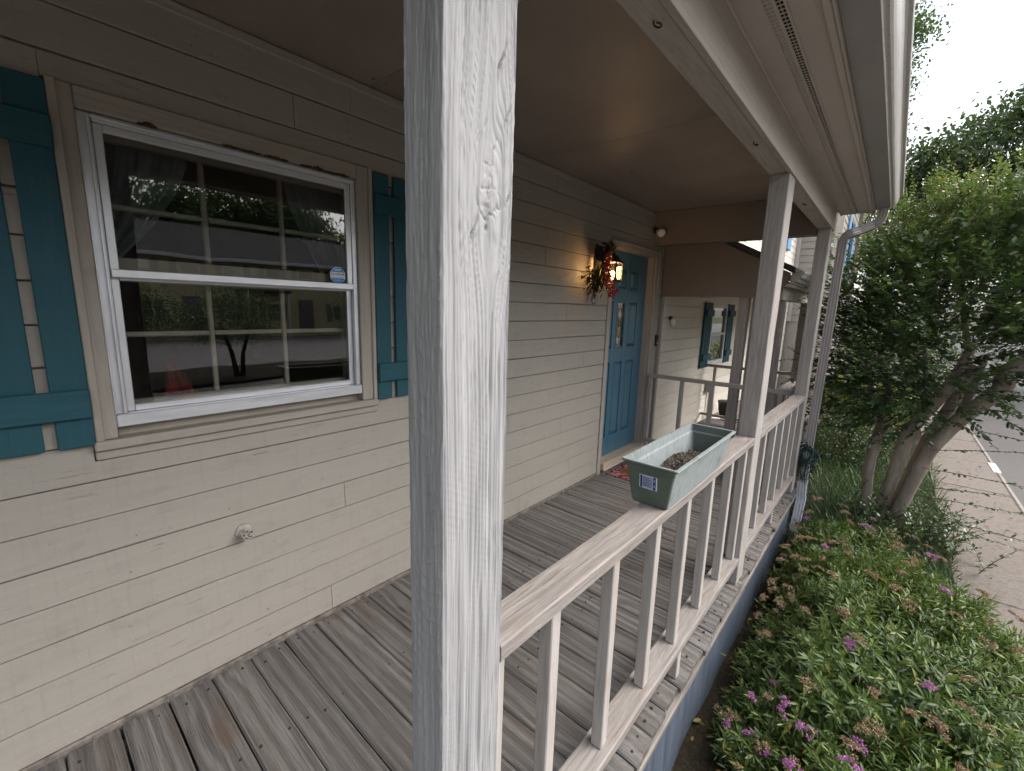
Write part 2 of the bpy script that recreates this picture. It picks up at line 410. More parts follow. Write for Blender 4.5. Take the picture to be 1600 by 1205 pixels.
# ================================================================== SETTING
def mat_ground():
    s = NT('bed_soil'); v = s.coord((1, 1, 1)); a = s.noise(v, 3, 5); b = s.noise(v, 45, 4)
    c = s.mix(a, (0.018, 0.015, 0.011), (0.030, 0.026, 0.016)); c = s.mix(s.ramf(b, 0.45, 0.7, 0, 0.7), c, (0.055, 0.038, 0.026))
    s.pbr(c, 0.95, s.bump(b, 0.8, 0.02), spec=0.1); return s.m
def mat_lawn():
    s = NT('lawn_earth'); v = s.coord((1, 1, 1)); a = s.noise(v, 0.6, 5); b = s.noise(v, 30, 4)
    c = s.mix(a, (0.035, 0.062, 0.020), (0.070, 0.095, 0.030)); c = s.mix(s.ramf(b, 0.5, 0.7, 0, 0.5), c, (0.10, 0.085, 0.05))
    s.pbr(c, 0.95, s.bump(b, 0.8, 0.03), spec=0.1); return s.m
def mat_concrete(col=(0.175, 0.150, 0.130)):
    s = NT('washed_concrete'); v = s.coord((1, 1, 1)); a = s.noise(v, 1.1, 5); b = s.noise(v, 85, 3, 0.7); g = s.noise(v, 22, 4)
    c = s.mix(a, tuple(x * 0.8 for x in col), tuple(x * 1.15 for x in col))
    c = s.mix(s.ramf(b, 0.42, 0.62, 0, 0.75), c, (0.265, 0.23, 0.20)); c = s.mix(s.ramf(g, 0.52, 0.75, 0, 0.7), c, (0.085, 0.076, 0.068))
    s.pbr(c, 0.85, s.bump(b, 0.6, 0.004), spec=0.25); return s.m
def mat_asphalt():
    s = NT('asphalt'); v = s.coord((1, 1, 1)); a = s.noise(v, 0.35, 5, 0.6); b = s.noise(v, 95, 3, 0.7); p = s.noise(v, 1.7, 4)
    c = s.mix(a, (0.085, 0.079, 0.078), (0.135, 0.125, 0.121)); c = s.mix(s.ramf(b, 0.5, 0.7, 0, 0.6), c, (0.19, 0.175, 0.16))
    c = s.mix(s.ramf(p, 0.58, 0.7, 0, 0.55), c, (0.12, 0.082, 0.065))
    s.pbr(c, 0.75, s.bump(b, 0.5, 0.004), spec=0.35); return s.m
M['soil'] = mat_ground(); M['lawn'] = mat_lawn(); M['concrete'] = mat_concrete(); M['asphalt'] = mat_asphalt()
M['kerb'] = mat_concrete((0.33, 0.30, 0.27)); M['kerb'].name = 'kerb_concrete'

g = MB(); n = 3
g.add([(-150, -150, -0.66), (150, -150, -0.66), (150, 220, -0.66), (-150, 220, -0.66)], [(0, 1, 2, 3)])
kind(g.build('ground', M['lawn']), 'structure')
# planting bed beside the porch: an uneven sheet of soil
xs = np.linspace(-0.2, 2.62, 40); ys = np.linspace(-3, 30, 200)
V = [(x, y, -0.515 + 0.04 * (vn(x * 5, y * 5) - 0.5) + 0.015 * (vn(x * 20, y * 20, 2) - 0.5)) for y in ys for x in xs]
F = [(j * 40 + i, j * 40 + i + 1, (j + 1) * 40 + i + 1, (j + 1) * 40 + i) for j in range(199) for i in range(39)]
kind(link('planting_bed', mesh('planting_bed', V, F, M['soil'], True)), 'structure')
# sidewalk in slabs with open joints, and the kerb with its worn edge
sw = thing('sidewalk', 'x', 'x'); del sw['label']; del sw['category']; sw['kind'] = 'structure'
sw.location = (2.95, 0, -0.6)
y = -3.0
while y < 34:
    L_ = 1.52
    box('slab', M['concrete'], sw, 2.60, 3.292, y, y + L_ - 0.012, -0.66, -0.497 + random.uniform(-0.003, 0.003), 0.006); y += L_
kb = thing('kerb', 'x', 'x'); del kb['label']; del kb['category']; kb['kind'] = 'structure'; kb.location = (3.29, 0, -0.6)
y = -3.0
while y < 34:
    box('kerb_stone', M['kerb'], kb, 3.294, 3.345, y, y + 3.035, -0.66, -0.494, 0.014); y += 3.04
M['roadpaint'] = mat_simple('worn_white_road_paint', (0.72, 0.72, 0.74), 0.7, 0.2, var=0.12, scale=40)
box('painted_mark', M['roadpaint'], kb, 3.27, 3.347, 8.70, 9.22, -0.50, -0.4895, 0.001)
r_ = MB().add([(3.355, -60, -0.60), (24, -60, -0.60), (24, 120, -0.60), (3.355, 120, -0.60)], [(0, 1, 2, 3)]).build('road', M['asphalt'])
kind(r_, 'structure')

# ================================================================== OUR TOWNHOUSE: wall, window, shutters, door
house = thing('townhouse', 'beige clapboard townhouse wall with white window, teal shutters and teal door', 'house', (0, 1.5, -0.6))
WX = 0.0
Z0S, PITCH, NCOURSE = 0.0195, 0.1305, 20
WIN = (0.150, 1.212, 1.000, 2.165)       # hole taken by the window casing
DOOR = (3.535, 4.585, -0.2, 2.155)
wall = MB()
def rects_with_holes(y0, y1, z0, z1, holes):
    holes = [h for h in holes if h[2] < z1 - 1e-6 and h[3] > z0 + 1e-6]
    ysb = sorted({y0, y1, *[h[0] for h in holes], *[h[1] for h in holes]}); out = []
    for a, b in zip(ysb[:-1], ysb[1:]):
        mid = (a + b) / 2; zs = [(z0, z1)]
        for h in holes:
            if h[0] < mid < h[1]:
                new = []
                for p, q in zs:
                    if h[2] > p: new.append((p, min(q, h[2])))
                    if h[3] < q: new.append((max(p, h[3]), q))
                zs = new
        out += [(a, b, p, q) for p, q in zs]
    return out
for a, b, p, q in rects_with_holes(-2.6, 4.70, -0.66, 5.6, [WIN, DOOR]):
    wall.box(-0.16, -0.004, a, b, p, q, 0)
wallo = wall.build('wall', M['siding'], house)

def siding_board(parent, y0, y1, zb, h, xb=0.0, seed=0, th=0.0150, name='siding_board', mat=None, plane='x', hfull=None):
    """a lap board: thin at its top, thick at its drip edge, slightly wavy"""
    n_ = max(2, int((y1 - y0) / 0.22) + 1); V = []
    xt = th + (0.0105 - th) * (h / hfull if hfull else 1.0)
    yy = np.linspace(y0, y1, n_); cy_ = (y0 + y1) / 2
    for i, yv in enumerate(yy):
        j = 0.0022 * (vn(yv * 2.2, zb * 50 + seed, 5) - 0.5) * 2; k = 0.0022 * (vn(yv * 1.4, zb * 31 + seed, 8) - 0.5) * 2
        for dx, dz in ((-0.002, j), (th + k - 0.0015, j), (th + k, j + 0.002), (xt, h - 0.001), (-0.002, h)):
            V.append((dx, yv - cy_, dz) if plane == 'x' else (yv - cy_, -dx, dz))
    F = [(i * 5 + k, i * 5 + (k + 1) % 5, (i + 1) * 5 + (k + 1) % 5, (i + 1) * 5 + k) for i in range(n_ - 1) for k in range(5)]
    F += [tuple(range(5))[::-1], tuple((n_ - 1) * 5 + k for k in range(5))]
    if plane == 'x': F = [f[::-1] for f in F]
    loc = (xb, cy_, zb) if plane == 'x' else (cy_, xb, zb)
    return link(name, mesh(name, V, F, mat or M['siding']), parent, loc)

joints = {0: [0.93, 2.4], 1: [3.05], 2: [1.9], 3: [], 4: [1.02, 2.9], 5: [2.25], 6: [2.72], 7: [], 8: [3.2], 9: [], 10: [2.05], 11: [2.9], 12: [], 13: [], 14: [2.6], 15: [], 16: [], 17: [0.87, 3.3], 18: [1.12, 2.7]}
for k in range(NCOURSE):
    zb = Z0S + PITCH * k; zt = zb + PITCH - 0.0042
    if zb > 2.49: break
    zt = min(zt, 2.513)
    for a, b, p, q in rects_with_holes(-2.55, 4.695, zb, zb + PITCH, [WIN, DOOR]):
        if q - p < 0.02: continue
        js = [a] + [j for j in joints.get(k, []) if a + 0.15 < j < b - 0.15] + [b]
        for c0, c1 in zip(js[:-1], js[1:]):
            cut0, cut1 = (c0 in (WIN[0], WIN[1]) and p <= zb), (c1 in (WIN[0], WIN[1]) and p <= zb)
            siding_board(wallo, c0 + (0 if cut0 else 0.0012), c1 - (0 if cut1 else 0.0012), p if p > zb else zb, (min(zt, q) - p), 0.0, seed=k * 3, hfull=zt - zb if q < zb + PITCH - 1e-6 else None)
# mouldy base strip where wall meets deck
M['basestrip'] = mat_simple('dirty_base_strip', (0.155, 0.135, 0.118), 0.85, 0.2, var=0.5, scale=26, bumpd=0.004)
box('base_strip', M['basestrip'], wallo, 0.0, 0.026, -2.5, 3.53, -0.03, 0.017, 0.006)
box('crown_strip', M['casingy'], wallo, 0.0, 0.016, -2.55, 4.69, 2.478, 2.514, 0.004)
# siding nail heads
nh = MB()
for k in range(19):
    for yv in np.arange(-0.2, 3.5, 0.41):
        if random.random() < 0.5:
            zz = Z0S + PITCH * k + 0.03; yy = yv + random.uniform(-.1, .1)
            if WIN[0] - .03 < yy < WIN[1] + .03 and WIN[2] - .04 < zz < WIN[3]: continue
            nh.tube([(0.011, yy, zz), (0.0155, yy, zz)], 0.0028, 6)
kind(nh.build('nail_heads', M['basestrip'], wallo), 'stuff')

# ---- window
win = thing('window', 'x', 'x'); win.location = (0, 0.67, 1.0); del win['label']; del win['category']
win.parent = house; win.matrix_parent_inverse = pworld(house).inverted()
cs = M['casing']; csy = M['casingy']
box('casing', cs, win, -0.03, 0.026, 0.160, 0.215, 1.070, 2.162, 0.004)
box('casing', cs, win, -0.03, 0.026, 1.130, 1.204, 1.070, 2.162, 0.004)
box('casing', csy, win, -0.03, 0.0285, 0.2155, 1.1295, 2.100, 2.1625, 0.004)
box('backband', cs, win, 0.027, 0.036, 0.158, 0.180, 1.069, 2.164, 0.003)
box('backband', cs, win, 0.027, 0.036, 1.186, 1.206, 1.069, 2.164, 0.003)
box('sill', csy, win, -0.03, 0.040, 0.152, 1.210, 1.036, 1.069, 0.005)
box('apron', csy, win, -0.004, 0.0225, 0.153, 1.209, 1.002, 1.035, 0.004)
# rotten wood patches along the head
for yv, ln in ((0.36, 0.05), (0.60, 0.13), (0.74, 0.09), (0.88, 0.15), (1.0, 0.09)):
    m_ = 14; rot = MB()
    for i in range(m_):
        a = yv + ln * i / m_; hgt = 0.001 + 0.012 * vn(a * 90, 3.3) ** 1.5 * math.sin(math.pi * (i + .5) / m_)
        rot.box(0.022, 0.0296 + 0.002 * random.random(), a, a + ln / m_ + 0.001, 2.0985 - 0.002 * random.random(), 2.100 + hgt, 0)
    rot.build('rotten_patch', M['rust'], win)
al = M['alu']; aly = M['aluy']
# storm frame: wide left jamb channel, head, right jamb, sill
box('storm_jamb', al, win, -0.02, 0.006, 0.2155, 0.250, 1.150, 2.0985, 0.002)
box('storm_channel', al, win, 0.0065, 0.018, 0.238, 0.2445, 1.150, 2.09, 0.001)
box('storm_channel', al, win, 0.0065, 0.016, 0.2155, 0.2205, 1.150, 2.09, 0.001)
box('storm_jamb', al, win, -0.02, 0.010, 1.108, 1.1295, 1.150, 2.0985, 0.002)
box('storm_head', aly, win, -0.02, 0.010, 0.2505, 1.1075, 2.075, 2.0985, 0.002)
box('storm_head_lip', aly, win, 0.0105, 0.017, 0.2455, 1.128, 2.086, 2.091, 0.001)
box('storm_sill', aly, win, -0.02, 0.022, 0.2155, 1.1295, 1.106, 1.1495, 0.003)
def sash(y0, y1, z0, z1, x, t, glassname):
    f = thing(glassname, 'x', 'x'); del f['label']; del f['category']; f.location = (x, (y0 + y1) / 2, z0)
    f.parent = win; f.matrix_parent_inverse = pworld(win).inverted()
    box('sash_stile', al, f, x - 0.010, x + 0.004, y0, y0 + t, z0 + 0.0005, z1 - 0.0005, 0.002)
    box('sash_stile', al, f, x - 0.010, x + 0.004, y1 - t, y1, z0 + 0.0005, z1 - 0.0005, 0.002)
    box('sash_rail', aly, f, x - 0.010, x + 0.0055, y0 + t, y1 - t, z1 - t, z1, 0.002)
    box('sash_rail', aly, f, x - 0.010, x + 0.0055, y0 + t, y1 - t, z0, z0 + t, 0.002)
    pg = MB().add([(x - 0.004, y0 + t, z0 + t), (x - 0.004, y1 - t, z0 + t), (x - 0.004, y1 - t, z1 - t), (x - 0.004, y0 + t, z1 - t)], [(0, 1, 2, 3)])
    pg.build('pane', M['glass'], f)
sash(0.251, 1.107, 1.604, 2.0745, 0.0, 0.024, 'upper_storm_sash')
sash(0.251, 1.107, 1.1505, 1.6195, -0.018, 0.022, 'lower_storm_sash')
box('meeting_rail', aly, win, 0.0062, 0.0125, 0.2515, 1.1065, 1.607, 1.633, 0.002)
# the old wooden sashes with muntins behind
mt = M['muntin']
def old_sash(x, z0, z1, zm, nm):
    f = thing(nm, 'x', 'x'); del f['label']; del f['category']; f.location = (x, 0.68, z0)
    f.parent = win; f.matrix_parent_inverse = pworld(win).inverted()
    box('stile', mt, f, x - 0.03, x, 0.225, 0.272, z0, z1, 0.003); box('stile', mt, f, x - 0.03, x, 1.100, 1.150, z0, z1, 0.003)
    box('rail', mt, f, x - 0.03, x + 0.0005, 0.272, 1.100, z1 - 0.045, z1, 0.003); box('rail', mt, f, x - 0.03, x + 0.0005, 0.272, 1.100, z0, z0 + 0.055, 0.003)
    for ym in (0.545, 0.822): box('muntin', mt, f, x - 0.022, x - 0.002, ym - 0.009, ym + 0.009, z0 + 0.055, z1 - 0.045, 0.004)
    for a, b in ((0.272, 0.536), (0.554, 0.813), (0.831, 1.100)): box('muntin', mt, f, x - 0.022, x - 0.0025, a, b, zm - 0.009, zm + 0.009, 0.004)
old_sash(-0.045, 1.620, 2.085, 1.838, 'upper_wooden_sash')
old_sash(-0.085, 1.120, 1.640, 1.412, 'lower_wooden_sash')
box('window_reveal', mt, win, -0.15, -0.031, 0.190, 0.2245, 1.06, 2.14, 0.002); box('window_reveal', mt, win, -0.15, -0.031, 1.151, 1.185, 1.06, 2.14, 0.002)
box('window_reveal', mt, win, -0.15, -0.031, 0.190, 1.185, 2.0855, 2.14, 0.002); box('window_reveal', mt, win, -0.15, -0.031, 0.190, 1.185, 1.06, 1.1195, 0.002)
# the dim room behind
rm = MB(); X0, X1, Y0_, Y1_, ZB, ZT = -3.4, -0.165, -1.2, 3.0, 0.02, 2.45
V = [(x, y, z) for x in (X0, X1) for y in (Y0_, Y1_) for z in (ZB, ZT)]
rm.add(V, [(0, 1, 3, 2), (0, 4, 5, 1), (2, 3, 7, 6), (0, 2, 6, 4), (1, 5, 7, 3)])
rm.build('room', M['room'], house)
def curtain(y0, y1, ytie, ztie, zb, x, name):
    nz, ny = 24, 46; V = []
    for i in range(nz + 1):
        z = 2.10 - (2.10 - zb) * i / nz
        t = (2.10 - z) / (2.10 - ztie)
        yr = y1 + (ytie - y1) * min(1, t) ** 1.5
        for j in range(ny + 1):
            u = j / ny; yv = y0 + (yr - y0) * u
            V.append((x + 0.022 * math.sin(u * 30 + 0.7 * math.sin(i * .25)) + 0.012 * math.sin(u * 71 + 1), yv, z))
    F = [(i * (ny + 1) + j, i * (ny + 1) + j + 1, (i + 1) * (ny + 1) + j + 1, (i + 1) * (ny + 1) + j) for i in range(nz) for j in range(ny)]
    o = link(name, mesh(name, V, F, M['curtain'], True)); return o
tag(curtain(0.16, 0.56, 0.26, 1.62, 1.18, -0.24, 'curtain'), 'grey curtain drawn back at the window side by the wide silver jamb', 'curtain', 'window curtains')
tag(curtain(1.30, 0.92, 1.20, 1.50, 1.18, -0.24, 'curtain'), 'grey curtain drawn back at the window side by the blue sticker', 'curtain', 'window curtains')
# folded red cloth on a chair inside
M['redcloth'] = mat_simple('red_patterned_cloth', (0.17, 0.022, 0.018), 0.85, 0.2, var=0.6, scale=22)
cl = MB(); pts = []
for i in range(13):
    for j in range(9):
        u, v = i / 12, j / 8
        pts.append((-0.42 - 0.10 * v + 0.02 * math.sin(u * 13), 0.43 + 0.16 * u * (1 - 0.55 * v) + 0.03 * v, 1.06 + 0.20 * v * (1 - 0.5 * abs(u - .35)) + 0.012 * math.sin(u * 20 + v * 6)))
cl.add(pts, [(i * 9 + j, i * 9 + j + 1, (i + 1) * 9 + j + 1, (i + 1) * 9 + j) for i in range(12) for j in range(8)])
tag(cl.build('folded_cloth', M['redcloth'], smooth=True), 'red patterned cloth piled behind the lower window pane', 'cloth')
tb = thing('side_table', 'dark low table inside the window under the red cloth', 'table', (-0.47, 0.6, 0.02))
box('table_top', M['room'], tb, -0.75, -0.35, 0.3, 1.0, 1.02, 1.05, 0.004)
for xx in (-0.73, -0.40):
    for yy in (0.32, 0.95): box('leg', M['room'], tb, xx, xx + 0.03, yy, yy + 0.03, 0.021, 1.0195, 0.003)

# ---- alarm sticker on the glass
def text_mesh(body, size, name, m, parent, loc, rot, bold=0.0):
    cu = bpy.data.curves.new(name, 'FONT'); cu.body = body; cu.size = size; cu.align_x = 'CENTER'; cu.align_y = 'CENTER'; cu.offset = bold; cu.resolution_u = 2
    tmp = bpy.data.objects.new(name, cu); C.objects.link(tmp)
    dg = bpy.context.evaluated_depsgraph_get(); me = bpy.data.meshes.new_from_object(tmp.evaluated_get(dg))
    bpy.data.objects.remove(tmp); me.materials.clear(); me.materials.append(m)
    return link(name, me, parent, loc, rot)
ROTX = (R(90), 0, R(90))      # text facing +X, reading along +Y
st = thing('alarm_sticker', 'blue and white octagonal 24 hour alarm sticker on the upper window glass', 'sticker', (-0.003, 1.040, 1.672))
def octo(r, x, m, nm):
    MB().add([(x, r * math.cos(R(22.5 + 45 * i)), r * math.sin(R(22.5 + 45 * i))) for i in range(8)], [tuple(range(8))]).build(nm, m, st, loc=(0, 1.038, 1.668))
octo(0.0385, -0.0030, M['stickerwhite'], 'border'); octo(0.0365, -0.0026, M['stickerblue'], 'blue_field')
box('white_band', M['stickerwhite'], st, -0.0026, -0.0022, 1.0030, 1.0730, 1.6545, 1.6820, 0.0)
text_mesh('24 HOUR', 0.0155, 'lettering', M['ink'], st, (-0.0019, 1.038, 1.6725), ROTX, 0.0003)
text_mesh('FRIDIK', 0.0105, 'lettering', M['stickerwhite'], st, (-0.0019, 1.038, 1.6915), ROTX, 0.0003)
text_mesh('VIDEO MONITORING', 0.0062, 'lettering', M['ink'], st, (-0.0019, 1.038, 1.6585), ROTX)
for zz, wd in ((1.6465, 0.017), (1.6425, 0.012)): box('fine_print', M['stickerwhite'], st, -0.0024, -0.0021, 1.038 - wd, 1.038 + wd, zz, zz + 0.0011, 0.0)

# ---- shutters: board-and-batten
def shutter(boards, name):
    sh = thing(name, 'x', 'x'); del sh['label']; del sh['category']; y_a = boards[0][0]; sh.location = (0.016, y_a, 1.06)
    sh.parent = house; sh.matrix_parent_inverse = pworld(house).inverted()
    ya, yb = boards[0][0], boards[-1][1]
    for a, b in boards:
        box('board', M['shutter'], sh, 0.0165, 0.036, a, b, 1.062 + random.uniform(-.002, .002), 2.152, 0.003)
    for z0, z1 in ((1.158, 1.250), (1.964, 2.052)):
        box('batten', M['shuttery'], sh, 0.0365, 0.056, ya + 0.001, yb - 0.001, z0, z1, 0.003)
    sc = MB()
    for a, b in boards:
        for z in (1.18, 1.225, 1.99, 2.03): sc.tube([(0.0555, (a + b) / 2, z), (0.0575, (a + b) / 2, z)], 0.004, 8)
    kind(sc.build('screw_heads', M['shutter'], sh), 'stuff')
shutter([(-0.170, -0.078), (-0.052, 0.042), (0.070, 0.157)], 'shutter')
shutter([(1.209, 1.294), (1.322, 1.412), (1.440, 1.530)], 'shutter')

# ---- door
door = thing('front_door', 'x', 'x'); del door['label']; del door['category']; door.location = (-0.07, 4.0, 0.08)
door.parent = house; door.matrix_parent_inverse = pworld(house).inverted()
dm = M['door']
DY0, DY1, DZ0, DZ1 = 3.60, 4.475, 0.100, 2.085
box('slab', dm, door, -0.115, -0.082, DY0, DY1, DZ0, DZ1, 0.002)
cols = [(3.665, 3.800), (3.872, 4.048), (4.120, 4.300)]
rows = [(0.300, 1.042), (1.182, 1.625), (1.752, 1.925)]
ye = [DY0] + [v for c_ in cols for v in c_] + [DY1]
ze = [DZ0] + [v for r2 in rows for v in r2] + [DZ1]
for i in range(0, 8, 2): box('stile', dm, door, -0.0815, -0.062, ye[i], ye[i + 1], DZ0 + .0005, DZ1 - .0005, 0.0025)
for i in range(0, 8, 2):
    for a, b in cols: box('rail', dm, door, -0.0815, -0.0625, a, b, ze[i], ze[i + 1], 0.0025)
M['lead'] = mat_simple('leaded_came', (0.30, 0.28, 0.25), 0.4, 0.5, 0.5)
M['doorglass'] = mat_glass('leaded_door_glass', (0.30, 0.28, 0.27), 0.10, 1.2)
for ci, (a, b) in enumerate(cols):
    for ri, (p, q) in enumerate(rows):
        if ci == 1 and ri == 1: continue
        g_, d_ = 0.006, 0.026
        pv = [(-0.0814, a + g_, p + g_), (-0.0814, b - g_, p + g_), (-0.0812, b - g_, q - g_), (-0.0814, a + g_, q - g_),
              (-0.0575, a + g_ + d_, p + g_ + d_), (-0.0575, b - g_ - d_, p + g_ + d_), (-0.0575, b - g_ - d_, q - g_ - d_), (-0.0575, a + g_ + d_, q - g_ - d_)]
        MB().add(pv, [(4, 5, 6, 7), (0, 1, 5, 4), (1, 2, 6, 5), (2, 3, 7, 6), (3, 0, 4, 7)]).build('raised_panel', dm, door)
a, b = cols[1]; p, q = rows[1]
gl = box('door_light', M['doorglass'], door, -0.0775, -0.074, a + 0.012, b - 0.012, p + 0.012, q - 0.012, 0)
M['glassgem'] = mat_simple('clear_bevelled_glass', (0.45, 0.45, 0.44), 0.12, 0.8, var=0.35, scale=35)
M['ambergem'] = mat_simple('amber_glass', (0.34, 0.20, 0.11), 0.2, 0.7, var=0.3, scale=30)
yc, zc = (a + b) / 2, (p + q) / 2
gem = lambda pts, m, nm: MB().add([(-0.0735, yc + u, zc + v) for u, v in pts] + [(-0.0705, yc + sum(u for u, v in pts) / len(pts), zc + sum(v for u, v in pts) / len(pts))],
      [(i, (i + 1) % len(pts), len(pts)) for i in range(len(pts))]).build(nm, m, gl)
gem([(0, 0.16), (-0.03, 0.10), (0, 0.04), (0.03, 0.10)], M['glassgem'], 'diamond_pane')
gem([(-0.03, -0.02), (0.03, -0.02), (0.022, -0.11), (-0.022, -0.11)], M['ambergem'], 'amber_pane')
gem([(-0.045, -0.13), (0, -0.12), (0, -0.185), (-0.04, -0.185)], M['glassgem'], 'corner_pane')
gem([(0.045, -0.13), (0.0, -0.12), (0, -0.185), (0.04, -0.185)], M['ambergem'], 'corner_pane')
cm = MB()
for q_ in ([(0, .205), (0, -.205)], [(-.07, .1), (0, .17), (.07, .1), (0, .03), (-.07, .1)], [(-.07, -.12), (0, -.02), (.07, -.12)], [(-.035, .20), (-.035, -.2)], [(.035, .20), (.035, -.2)]):
    cm.tube([(-0.073, yc + u, zc + v) for u, v in q_], 0.003, 5)
cm.build('lead_came', M['lead'], gl)
for args in ((a, a + .012, p, q), (b - .012, b, p, q), (a + .012, b - .012, p, p + .012), (a + .012, b - .012, q - .012, q)):
    box('glazing_bead', dm, door, -0.0815, -0.059, *args, 0.003)
M['brass'] = mat_simple('dull_brass', (0.35, 0.25, 0.10), 0.35, 0.5, 0.8)
kn = MB(); kn.tube([(-0.062, 3.640, 1.02), (-0.045, 3.640, 1.02), (-0.035, 3.640, 1.02), (-0.02, 3.640, 1.02), (-0.008, 3.640, 1.02)], [0.028, 0.012, 0.012, 0.026, 0.018], 14)
kn.build('knob', M['brass'], door, True)
kn = MB(); kn.tube([(-0.062, 3.640, 1.16), (-0.05, 3.640, 1.16)], 0.024, 14); kn.build('deadbolt', M['brass'], door, True)
# frame round the door
box('door_casing', cs, house, 0.0, 0.024, 3.540, 3.600, -0.03, 2.090, 0.004)
box('door_casing', cs, house, 0.0, 0.024, 4.500, 4.580, -0.03, 2.090, 0.004)
box('door_casing', csy, house, 0.0, 0.026, 3.540, 4.580, 2.0905, 2.152, 0.004)
box('door_backband', cs, house, 0.0245, 0.034, 4.556, 4.584, -0.03, 2.155, 0.003)
box('door_backband', csy, house, 0.0265, 0.035, 3.538, 4.555, 2.134, 2.155, 0.003)
box('door_jamb', cs, house, -0.15, -0.001, 3.560, 3.598, 0.0, 2.12, 0.002); box('door_jamb', cs, house, -0.15, -0.001, 4.478, 4.560, 0.0, 2.12, 0.002)
box('door_head', csy, house, -0.15, -0.001, 3.5985, 4.4775, 2.088, 2.12, 0.002)
M['threshold'] = mat_simple('worn_threshold_wood', (0.43, 0.35, 0.27), 0.6, 0.3, var=0.15, scale=9, stretch=(1, .3, 1))
box('threshold', M['threshold'], house, -0.12, 0.055, 3.6015, 4.4985, 0.028, 0.097, 0.006)
M['alustrip'] = mat_simple('bright_aluminium_edge', (0.75, 0.75, 0.76), 0.3, 0.6, 0.6, var=.03)
box('threshold_edge', M['alustrip'], house, 0.0555, 0.066, 3.602, 4.498, 0.028, 0.036, 0.002)
# trim board at the end of our wall and a dark gap beyond it
box('corner_trim', cs, house, -0.004, 0.034, 4.722, 4.765, -0.05, 1.70, 0.004)
box('gap_backing', M['cavity'], house, -0.16, -0.005, 4.70, 4.80, -0.5, 5.0, 0)

# ================================================================== PORCH DECK
deck = thing('porch_deck', 'weathered grey plank porch deck running along the beige wall', 'deck', (0.75, 1.5, -0.6))
def deck_board_mesh(L_, wd, seed):
    """plank along X with worn, rounded edges and a slight cup; origin at wall end"""
    n_ = 26; V = []; prof = []
    xs_ = np.linspace(0, L_, n_)
    for i, x in enumerate(xs_):
        j = (vn(x * 6, seed * 3.1, 2) - .5) * 0.0035; k = (vn(x * 6, seed * 5.7, 4) - .5) * 0.0035
        e = 0.006 if i == n_ - 1 else (0.002 if i == 0 else 0)
        c_ = 0.0015 * (vn(x * 2, seed, 7) - .3)
        ring = [(-wd / 2 + j, -0.035), (-wd / 2 + j, -0.006 - e), (-wd / 2 + 0.006 + j, -0.0005 - e), (0, -c_ - e), (wd / 2 - 0.006 + k, -0.0005 - e), (wd / 2 + k, -0.006 - e), (wd / 2 + k, -0.035)]
        V += [(x + (vn(a * 30, seed) - .5) * 0.012 * (i == n_ - 1), a, b) for a, b in ring]
    m_ = 7
    F = [(i * m_ + k, i * m_ + (k + 1) % m_, (i + 1) * m_ + (k + 1) % m_, (i + 1) * m_ + k) for i in range(n_ - 1) for k in range(m_)]
    F += [tuple(range(m_))[::-1], tuple((n_ - 1) * m_ + k for k in range(m_))]
    F = [f[::-1] for f in F]
    return mesh('deck_board', V, F, M['deck'], False)
BP = 0.1435
nails = MB(); k0 = -14
for k in range(k0, 33):
    ya = -0.030 + BP * k; wd = BP - random.choice((0.003, 0.004, 0.005, 0.006)); 
    if k in (0, 1): wd = BP - 0.009
    L_ = 1.468 + random.uniform(-0.008, 0.010)
    o = link('deck_board', deck_board_mesh(L_, wd, k + 40), deck, (0.028, ya + BP / 2, random.uniform(-0.0025, 0.0015)), (random.uniform(-.006, .006), 0, random.uniform(-.0012, .0012)))
    for xj in (0.085, 0.50, 0.93, 1.33, 1.452):
        for sy in (-0.036, 0.038):
            if random.random() < 0.93:
                px_, py_ = xj + random.uniform(-.018, .018), ya + BP / 2 + sy + random.uniform(-.012, .012)
                nails.tube([(px_, py_, -0.01), (px_, py_, 0.0012)], random.uniform(0.0038, 0.0058), 8)
kind(nails.build('nail_heads', M['nail'], deck), 'stuff')
M['joist'] = mat_simple('grey_rim_wood', (0.19, 0.17, 0.15), 0.85, 0.2, var=0.35, scale=5, stretch=(8, .8, 8), bumpd=0.003)
box('rim_joist', M['joist'], deck, 1.425, 1.462, -2.1, 4.62, -0.19, -0.0375, 0.003)
box('edge_strip', M['joist'], deck, 1.478, 1.503, -2.1, 4.62, -0.082, -0.052, 0.004)
for yj in (0.5, 2.7, 4.5): box('support_pier', M['joist'], deck, 1.30, 1.39, yj, yj + 0.09, -0.6, -0.19, 0.004)
for xj in (0.08, 0.5, 0.93): box('joist', M['joist'], deck, xj - 0.02, xj + 0.02, -2.1, 4.62, -0.18, -0.0375, 0.003)
# blue-grey skirting sheet, slightly rippled
def mat_skirt():
    s = NT('blue_grey_skirting'); a = s.noise(s.coord((1, 9, 0.5)), 3.2, 5, 0.6); b = s.noise(s.coord((1, 1, 1)), 5, 4); f = s.noise(s.coord((1, 40, 3)), 2, 3)
    c = s.mix(s.ramf(a, 0.35, 0.7), (0.055, 0.070, 0.095), (0.115, 0.140, 0.180)); c = s.mix(s.ramf(b, 0.5, 0.8, 0, 0.5), c, (0.10, 0.11, 0.14))
    c = s.mix(s.ramf(f, 0.6, 0.75, 0, .4), c, (0.24, 0.27, 0.33))
    s.pbr(c, 0.5, s.bump(f, 0.3, 0.003), spec=0.4); return s.m
M['skirt'] = mat_skirt()
ys = np.linspace(-2.1, 4.64, 260); V = []
for yv in ys:
    for iz in range(9):
        z = -0.055 - 0.57 * iz / 8
        V.append((1.466 + 0.005 * math.sin(yv * 9 + 0.8 * math.sin(yv * 3)) * (iz / 8) + 0.010 * (vn(yv * 7, iz * .3, 3) - .5), yv, z))
